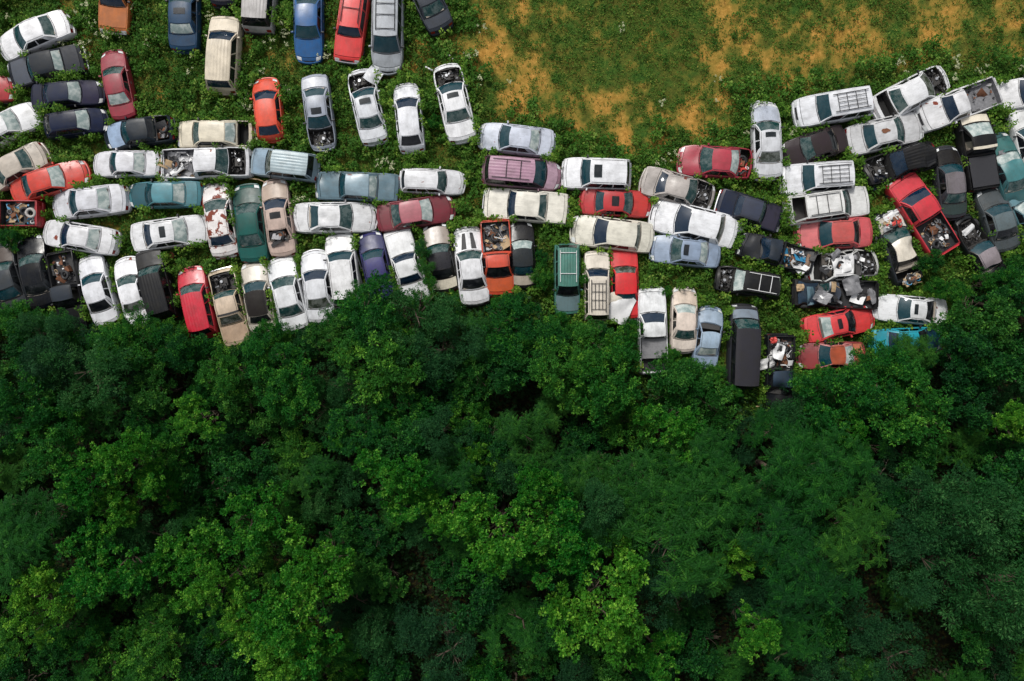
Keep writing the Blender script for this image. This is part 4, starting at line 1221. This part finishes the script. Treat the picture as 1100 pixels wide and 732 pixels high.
def lace_mesh(seed):
    r = random.Random(seed)
    stem = MB(); fl = MB()
    for k in range(r.randint(5, 9)):
        a = r.uniform(0, 6.3); rad = r.uniform(.03, .32); h = r.uniform(.45, .75)
        p = Vector((math.cos(a) * rad, math.sin(a) * rad, h))
        stem.tube((p.x * .15, p.y * .15, 0), p, .008, .005, 4)
        for q in range(r.randint(7, 12)):
            b = r.uniform(0, 6.3); q_ = r.uniform(0, .085)
            c = p + Vector((math.cos(b) * q_, math.sin(b) * q_, .03 + r.uniform(0, .02)))
            stem.tube(p, c, .003, .003, 3)
            s = r.uniform(.014, .026)
            fl.add([c + Vector((math.cos(t) * s, math.sin(t) * s, r.uniform(0, .012))) for t in [i * 1.047 for i in range(6)]], [(0, 1, 2, 3, 4, 5)])
    return stem.mesh('stem'), fl.mesh('flower_head')


LACE = [lace_mesh(s) for s in range(5)]
rng = random.Random(99)
spots = [(92, 18), (100, 26), (82, 12), (96, 8), (105, 34), (114, 40), (125, 36), (60, 40), (66, 46), (88, 52), (94, 58), (131, 58), (6, 20), (8, 54), (96, 46), (140, 10), (156, 45), (168, 38),
         (206, 62), (204, 76), (262, 70), (258, 96), (264, 100), (270, 92), (305, 28), (307, 38), (290, 46), (308, 48), (280, 78), (262, 112), (272, 116), (345, 62), (347, 52), (350, 60), (308, 98), (276, 150), (274, 152),
         (420, 178), (416, 172), (424, 184), (344, 158), (348, 166), (352, 176), (322, 216), (330, 212), (410, 176), (517, 31), (512, 56), (548, 88), (519, 88), (668, 29), (770, 84), (772, 108), (712, 110),
         (708, 178), (714, 172), (722, 168), (704, 186), (804, 144), (850, 142), (852, 138), (968, 66), (972, 76), (1026, 62), (1030, 70), (1052, 76), (1056, 80), (1028, 74), (1022, 86), (962, 64), (920, 168), (1094, 70), (1062, 70),
         (432, 14), (136, 206), (225, 18), (412, 8), (740, 176), (730, 182), (500, 62)]
LACES = []
for i, (px, py) in enumerate(spots):
    root = bpy.data.objects.new('flowering_weed', None); COL.objects.link(root)
    root.location = P(px + rng.uniform(-1, 1), py + rng.uniform(-1, 1), .5); root.location.z = 0
    sc = rng.uniform(.7, 1.25); root.scale = (sc, sc, sc * .95); root.rotation_euler = (0, 0, rng.uniform(0, 6.3))
    LACES.append((root, px, py))
    a, b_ = LACE[i % 5]
    link('stem', a, STEM, root); tag(link('flower_head', b_, M_FLOWER, root), kind='stuff')


# ------------------------------------------------------------------ the wood
def crown_mesh(name, seed, style):
    r = np.random.default_rng(seed)
    R0 = 2.2
    nl = r.integers(15, 22)
    la = r.uniform(0, 2 * np.pi, nl); lr = np.sqrt(r.uniform(.01, 1, nl)) * .82 * R0
    ex = 1 + .35 * np.cos(la * 2 + r.uniform(0, 6)) + .2 * np.cos(la * 3 + r.uniform(0, 6))
    lr = lr * np.clip(ex, .55, 1.3)
    lc = np.stack([np.cos(la) * lr, np.sin(la) * lr, r.uniform(-.7, .8, nl) * R0 * .7 - lr * .42], 1)
    lrad = r.uniform(.18, .40, nl) * R0
    ncl = {'bright': 350, 'fine': 310, 'dark': 280, 'feather': 105, 'soft': 300}[style]
    li = r.choice(nl, ncl, p=lrad ** 2 / (lrad ** 2).sum())
    dd = rdir(r, ncl); dd[:, 2] = np.abs(dd[:, 2]) * 1.1 - .22; dd /= np.linalg.norm(dd, axis=1, keepdims=True)
    cc = lc[li] + dd * (lrad[li] * r.uniform(.35, 1.3, ncl))[:, None] * np.array([1, 1, .9])
    if style == 'feather':
        C, D, N_, Ln, Wd, Tu = [], [], [], [], [], []
        for k in range(ncl):
            nf = r.integers(6, 9); a0 = r.uniform(0, 6.3)
            for f in range(nf):
                a = a0 + f * 2 * np.pi / nf + r.normal(0, .2); Lf = r.uniform(.34, .62)
                dirh = np.array([np.cos(a), np.sin(a), 0.]); sidev = np.array([-np.sin(a), np.cos(a), 0.])
                droop = r.uniform(.35, .8); tu = r.uniform(0, 1)
                for q in range(11):
                    t = (q + .8) / 11
                    p = cc[k] + dirh * Lf * t + np.array([0, 0, .18 * t - droop * t * t * Lf])
                    for sg in (-1, 1):
                        C.append(p); D.append(sidev * sg * .9 + dirh * .5 + np.array([0, 0, -.15 + r.normal(0, .12)]))
                        N_.append(np.array([0, 0, 1.]) + r.normal(0, .25, 3)); ll = .125 * (1 - .55 * abs(t - .4)); Ln.append(ll); Wd.append(.038); Tu.append(tu * .6 + r.uniform(0, .25))
        return leaves_mesh(name, np.array(C), np.array(D), np.array(N_), np.array(Ln), np.array(Wd), np.array(Tu))
    per, crad, ll, ar = {'bright': (46, .13, .125, .55), 'fine': (52, .18, .12, .45), 'dark': (50, .17, .13, .55), 'soft': (54, .22, .12, .32)}[style]
    C = np.repeat(cc, per, 0); O = np.repeat(dd, per, 0); M = len(C)
    v = rdir(r, M); v[:, 2] = v[:, 2] * .75 + .15
    rad = crad * np.repeat(r.uniform(.7, 1.3, ncl), per) * r.uniform(.15, 1, M) ** .6
    base = C + v * rad[:, None]
    D = v * .9 + O * .25 + r.normal(0, .3, (M, 3)); D[:, 2] -= .1
    N_ = O * .35 + v * .7 + np.array([0, 0, .5]) + r.normal(0, .35, (M, 3))
    l = ll * r.uniform(.6, 1.35, M)
    return leaves_mesh(name, base, D, N_, l, l * ar, np.repeat(r.uniform(0, 1, ncl), per) * .62 + r.uniform(0, .38, M))


def trunk_mesh(seed):
    r = random.Random(seed); t = MB()
    pts = [Vector((0, 0, 0))]
    for k in range(5): pts.append(pts[-1] + Vector((r.uniform(-.1, .1), r.uniform(-.1, .1), .2)))
    for i in range(5): t.tube(pts[i], pts[i + 1], .035 - .0055 * i, .035 - .0055 * (i + 1), 8)
    for k in range(9):
        p = pts[2 + k % 4]; a = r.uniform(0, 6.3); l = r.uniform(.16, .34)
        m_ = p + Vector((math.cos(a) * l * .5, math.sin(a) * l * .5, .07)); e = p + Vector((math.cos(a) * l, math.sin(a) * l, .19))
        t.tube(p, m_, .013, .009, 6); t.tube(m_, e, .009, .004, 5)
        for q in range(2):
            b = a + r.uniform(-.9, .9); t.tube(m_, m_ + Vector((math.cos(b) * .13, math.sin(b) * .13, .1)), .006, .002, 4)
    return t.mesh('trunk', True)


BARK = plain('bark', (.07, .05, .035), .9)
STY = {
    'bright': leaf_mat('leaf_bright', (.008, .080, .006), (.052, .225, .014), (.20, .43, .045), .3, .5),
    'fine': leaf_mat('leaf_fine', (.004, .050, .006), (.026, .155, .015), (.12, .31, .03), .28, .55),
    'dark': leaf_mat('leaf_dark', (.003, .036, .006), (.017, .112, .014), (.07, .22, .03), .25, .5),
    'feather': leaf_mat('leaf_feather', (.003, .036, .005), (.022, .115, .011), (.07, .20, .02), .26, .55),
    'soft': leaf_mat('leaf_soft', (.004, .038, .010), (.022, .100, .024), (.05, .15, .04), .26, .6),
}
CROWNS = {s: [crown_mesh('crown', 100 * i + k, s) for k in range(3)] for i, s in enumerate(STY)}
TRUNKS = [trunk_mesh(k) for k in range(4)]
LOOK = {'bright': 'yellow-green broadleaf', 'fine': 'mid green small-leaved', 'dark': 'deep green broadleaf', 'feather': 'feathery-leaved green', 'soft': 'dull grey-green soft-leaved'}
TREES = []
trng = random.Random(2024)


def tree(px, py, rpx, hgt, style, kind='tree'):
    """crown centred on a picture point; hgt is the height of the crown's middle"""
    zc_ = hgt
    p = P(px, py, zc_)
    rad = rpx * SPX * (CAM_H - zc_) / CAM_H
    sc = rad / 2.05
    root = bpy.data.objects.new(kind, None); COL.objects.link(root)
    root.location = (p.x, p.y, 0); root.rotation_euler = (0, 0, trng.uniform(0, 6.3))
    cr = link('crown', CROWNS[style][trng.randrange(3)], STY[style], root, (0, 0, zc_))
    zs = min(sc * trng.uniform(.9, 1.15), zc_ / 1.2)
    cr.scale = (sc * trng.uniform(.9, 1.1), sc * trng.uniform(.9, 1.1), zs)
    tk = link('trunk', TRUNKS[trng.randrange(4)], BARK, root)
    tk.scale = (max(rad * 1.9, .6), max(rad * 1.9, .6), zc_ * .86)
    TREES.append((root, px, py, rpx, style, kind))
    return root


# trees and bushes that stand out, by eye
special = [
    (648, 652, 52, 7.5, 'bright'), (600, 585, 40, 7.0, 'bright'), (540, 575, 44, 7.5, 'bright'), (420, 520, 34, 6.5, 'bright'), (340, 612, 40, 6.5, 'bright'), (318, 665, 48, 6.5, 'bright'), (300, 700, 34, 6, 'bright'),
    (208, 450, 22, 5.5, 'bright'), (130, 500, 36, 6.0, 'bright'), (88, 520, 30, 6.0, 'bright'), (108, 610, 36, 6, 'bright'), (225, 640, 30, 6, 'bright'), (262, 668, 24, 5.5, 'bright'), (40, 650, 36, 6, 'bright'), (720, 465, 30, 6, 'bright'),
    (800, 600, 24, 6, 'bright'), (815, 680, 26, 6.5, 'bright'), (480, 550, 26, 6, 'bright'), (575, 530, 28, 6.5, 'bright'), (120, 545, 26, 5, 'bright'), (365, 470, 16, 5, 'bright'), (1090, 455, 20, 5, 'bright'), (915, 460, 18, 4.5, 'bright'),
    (712, 715, 26, 5, 'bright'), (380, 470, 30, 5.5, 'fine'), (270, 560, 34, 5.5, 'bright'), (170, 700, 34, 5.5, 'fine'),
    (440, 350, 46, 4.6, 'soft'), (480, 372, 34, 4.2, 'soft'), (395, 345, 38, 4.5, 'fine'), (415, 395, 44, 5, 'fine'), (90, 405, 42, 5, 'soft'), (60, 390, 32, 4.5, 'soft'), (120, 370, 30, 4, 'fine'), (295, 385, 34, 4.4, 'fine'),
    (310, 420, 34, 5, 'fine'), (150, 362, 26, 3.2, 'fine'), (240, 400, 28, 4, 'fine'), (190, 380, 26, 3.4, 'fine'), (555, 350, 34, 3.6, 'fine'), (575, 380, 36, 4, 'fine'), (540, 400, 30, 4, 'dark'), (600, 400, 40, 4.6, 'fine'),
    (650, 420, 44, 5, 'fine'), (640, 380, 34, 3.8, 'fine'), (720, 420, 34, 4, 'dark'), (760, 430, 34, 4, 'dark'), (900, 425, 40, 4.4, 'fine'), (950, 410, 40, 4.6, 'fine'), (985, 430, 44, 5, 'fine'), (1056, 346, 38, 4.2, 'dark'),
    (1094, 320, 34, 4.2, 'dark'), (1030, 380, 34, 4.4, 'dark'), (1080, 390, 40, 5, 'dark'), (1078, 300, 17, 2.6, 'fine'),
    (730, 560, 60, 6.8, 'feather'), (690, 520, 44, 6.2, 'feather'), (780, 540, 44, 6, 'feather'), (760, 490, 40, 5.5, 'feather'), (650, 545, 34, 6.5, 'soft'), (850, 520, 52, 6, 'feather'), (900, 510, 44, 6, 'feather'), (840, 570, 44, 6.5, 'feather'),
    (920, 560, 44, 6.2, 'feather'), (880, 620, 50, 6, 'feather'), (1040, 560, 60, 7, 'soft'), (1000, 600, 46, 6.5, 'soft'), (1070, 640, 60, 6.5, 'soft'), (1010, 540, 40, 6, 'soft'), (1090, 540, 40, 6, 'dark'), (720, 620, 44, 6, 'soft'),
    (30, 560, 40, 5.5, 'feather'), (20, 600, 40, 5.5, 'feather'), (60, 470, 40, 5, 'fine'), (20, 440, 40, 5, 'fine'), (440, 480, 34, 5, 'dark'), (470, 470, 30, 5, 'soft'), (470, 510, 30, 4.5, 'feather'), (850, 700, 36, 6, 'feather'),
]
for s in special: tree(*s)
# bushes pushing over the tails of the front row
for px, py, rp, h, st in [(12, 335, 26, 2.2, 'fine'), (42, 346, 24, 2.0, 'fine'), (8, 258, 14, 1.2, 'fine'), (20, 250, 10, .9, 'bright'), (75, 356, 22, 2.0, 'dark'), (112, 362, 22, 2.0, 'fine'), (178, 352, 20, 1.7, 'fine'), (165, 345, 12, 1.5, 'feather'), (216, 376, 20, 2.0, 'fine'),
                          (285, 350, 17, 2.2, 'fine'), (300, 362, 18, 2.2, 'fine'), (270, 365, 14, 2.0, 'fine'), (262, 372, 18, 2, 'dark'), (335, 362, 20, 2.2, 'dark'), (362, 345, 20, 2.6, 'fine'), (380, 318, 17, 2.6, 'fine'), (400, 318, 15, 2.4, 'soft'), (430, 325, 16, 2.4, 'fine'),
                          (452, 268, 11, 2.0, 'feather'), (456, 288, 11, 2.0, 'feather'), (463, 302, 12, 2.0, 'fine'), (450, 320, 16, 2.4, 'fine'), (483, 325, 15, 2.2, 'fine'), (478, 335, 18, 2.4, 'soft'), (540, 322, 15, 2.2, 'fine'), (556, 328, 16, 2.2, 'fine'), (582, 300, 15, 1.4, 'fine'), (583, 275, 12, 1.1, 'fine'),
                          (600, 344, 17, 2.2, 'fine'), (620, 352, 18, 2.2, 'fine'), (626, 300, 8, 1.6, 'fine'), (648, 358, 16, 2.0, 'dark'), (675, 356, 16, 2.2, 'fine'), (668, 380, 18, 2.2, 'dark'), (722, 388, 14, 1.8, 'fine'), (740, 394, 16, 1.8, 'fine'), (765, 404, 15, 1.8, 'fine'), (785, 424, 14, 1.8, 'fine'),
                          (716, 312, 9, 1.0, 'fine'), (866, 416, 14, 2.0, 'fine'), (884, 406, 15, 2.2, 'fine'), (908, 404, 14, 2.2, 'fine'), (930, 392, 13, 2.0, 'fine'), (955, 388, 13, 1.8, 'fine'), (985, 384, 16, 2.2, 'dark'), (1022, 364, 15, 2.0, 'fine'), (1030, 348, 16, 2.0, 'fine'),
                          (1030, 313, 16, 2.0, 'fine'), (1064, 305, 15, 2.2, 'fine'), (1010, 308, 14, 1.4, 'fine'), (1097, 286, 16, 2.0, 'dark'), (1000, 278, 14, 1.2, 'dark'), (440, 138, 10, .7, 'fine'), (467, 132, 12, .7, 'fine'), (700, 385, 1, .4, 'fine')][:-1]:
    tree(px, py + (6 if 312 < py < 400 and px < 640 else 0), rp * (.75 if rp < 13 else .92), h, st, 'bush')

# fill the rest of the wood evenly
placed = [(p[1], p[2], p[3]) for p in TREES if p[5] == 'tree']
cells = []
for _ in range(9000):
    px = trng.uniform(-80, 1180); py = trng.uniform(330, 800)
    rp = trng.uniform(22, 42)
    if py < float(border(px)) + rp * 1.05: continue
    if any((px - a) ** 2 + (py - b_) ** 2 < (.59 * (rp + c)) ** 2 for a, b_, c in placed): continue
    # dark hollows between the big trees stay open
    if any((px - a) ** 2 + (py - b_) ** 2 < c * c for a, b_, c in [(440, 605, 34), (445, 650, 30), (660, 520, 20), (700, 660, 26), (925, 650, 44), (960, 600, 30), (1000, 690, 40), (860, 650, 22), (960, 480, 26), (1000, 470, 22), (620, 610, 18), (560, 640, 24), (250, 590, 18), (180, 560, 16), (60, 545, 16), (640, 480, 18), (770, 640, 24), (270, 455, 16), (590, 640, 20)]): continue
    st = trng.choices(['fine', 'dark', 'feather', 'soft', 'bright'], [3, 6, 2, 2, .8] if px < 620 else [1.2, 7, 4, 4, .2])[0]  # darker leaf kinds favoured, putting shade into the colour of the low gaps
    placed.append((px, py, rp))
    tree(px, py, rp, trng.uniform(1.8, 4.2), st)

# undergrowth between the trunks
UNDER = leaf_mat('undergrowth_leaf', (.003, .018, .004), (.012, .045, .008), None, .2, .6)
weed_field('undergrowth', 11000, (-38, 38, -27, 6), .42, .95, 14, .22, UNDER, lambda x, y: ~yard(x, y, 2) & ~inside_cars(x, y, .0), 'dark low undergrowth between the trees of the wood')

# labels that say which tree, bush or weed
colw = ['at the left edge', 'a tenth across', 'a fifth across', 'three tenths across', 'left of centre', 'at the centre', 'right of centre', 'seven tenths across', 'four fifths across', 'nine tenths across', 'at the right edge']
CARS = [o_ for o_ in COL.objects if o_.parent is None and o_.get('category') in ('car', 'van', 'pickup truck')]
STOP = 'with at and in beside half under between of near below above alone the a an to left right its two black on hanging standing facing next nose whose only poking over all from'.split()


def near_phrase(root):
    best = min(CARS, key=lambda c: (root.location.x - c.location.x) ** 2 + (root.location.y - c.location.y) ** 2)
    wds = best['label'].replace(',', '').split()[:7]
    while wds[-1] in STOP: wds.pop()
    return ' '.join(wds)


used = {}
for root, px, py in LACES: used.setdefault(('weed', 'lacy cream-flowered weed by the ' + near_phrase(root)), []).append((px, py, root))
for root, px, py, rp, st, kind in TREES:
    ci = max(0, min(10, int(round((px - 5) / 109))))
    if kind == 'bush': lab = '%s bush by the %s' % (LOOK[st], near_phrase(root))
    else:
        e = py - float(border(px))
        row = 'next to the wrecks' if e < 60 else 'in the upper wood' if py < 500 else 'in the middle of the wood' if py < 590 else 'in the lower wood' if py < 670 else 'near the bottom edge' if py < 732 else 'below the bottom edge'
        lab = '%s tree %s, %s' % (LOOK[st], row, colw[ci])
    used.setdefault((kind, lab), []).append((px, py, root))
ordw = 'first second third fourth fifth sixth seventh eighth ninth tenth'.split()
GRP = {'tree': 'trees of the dense wood', 'bush': 'bushes among the wrecks', 'weed': 'lacy cream-flowered weeds in the yard'}
for (kind, lab), lst in used.items():
    lst.sort(key=lambda t: (t[0], t[1]))
    for i, (px, py, root) in enumerate(lst):
        l2 = lab
        if len(lst) == 2: l2 = ('left-hand ', 'right-hand ')[i] + lab
        elif len(lst) > 2: l2 = ordw[i] + '-from-left ' + lab.replace('way ', '')
        tag(root, l2, kind, GRP[kind])
print('trees', len(TREES), 'objects', len(bpy.data.objects))
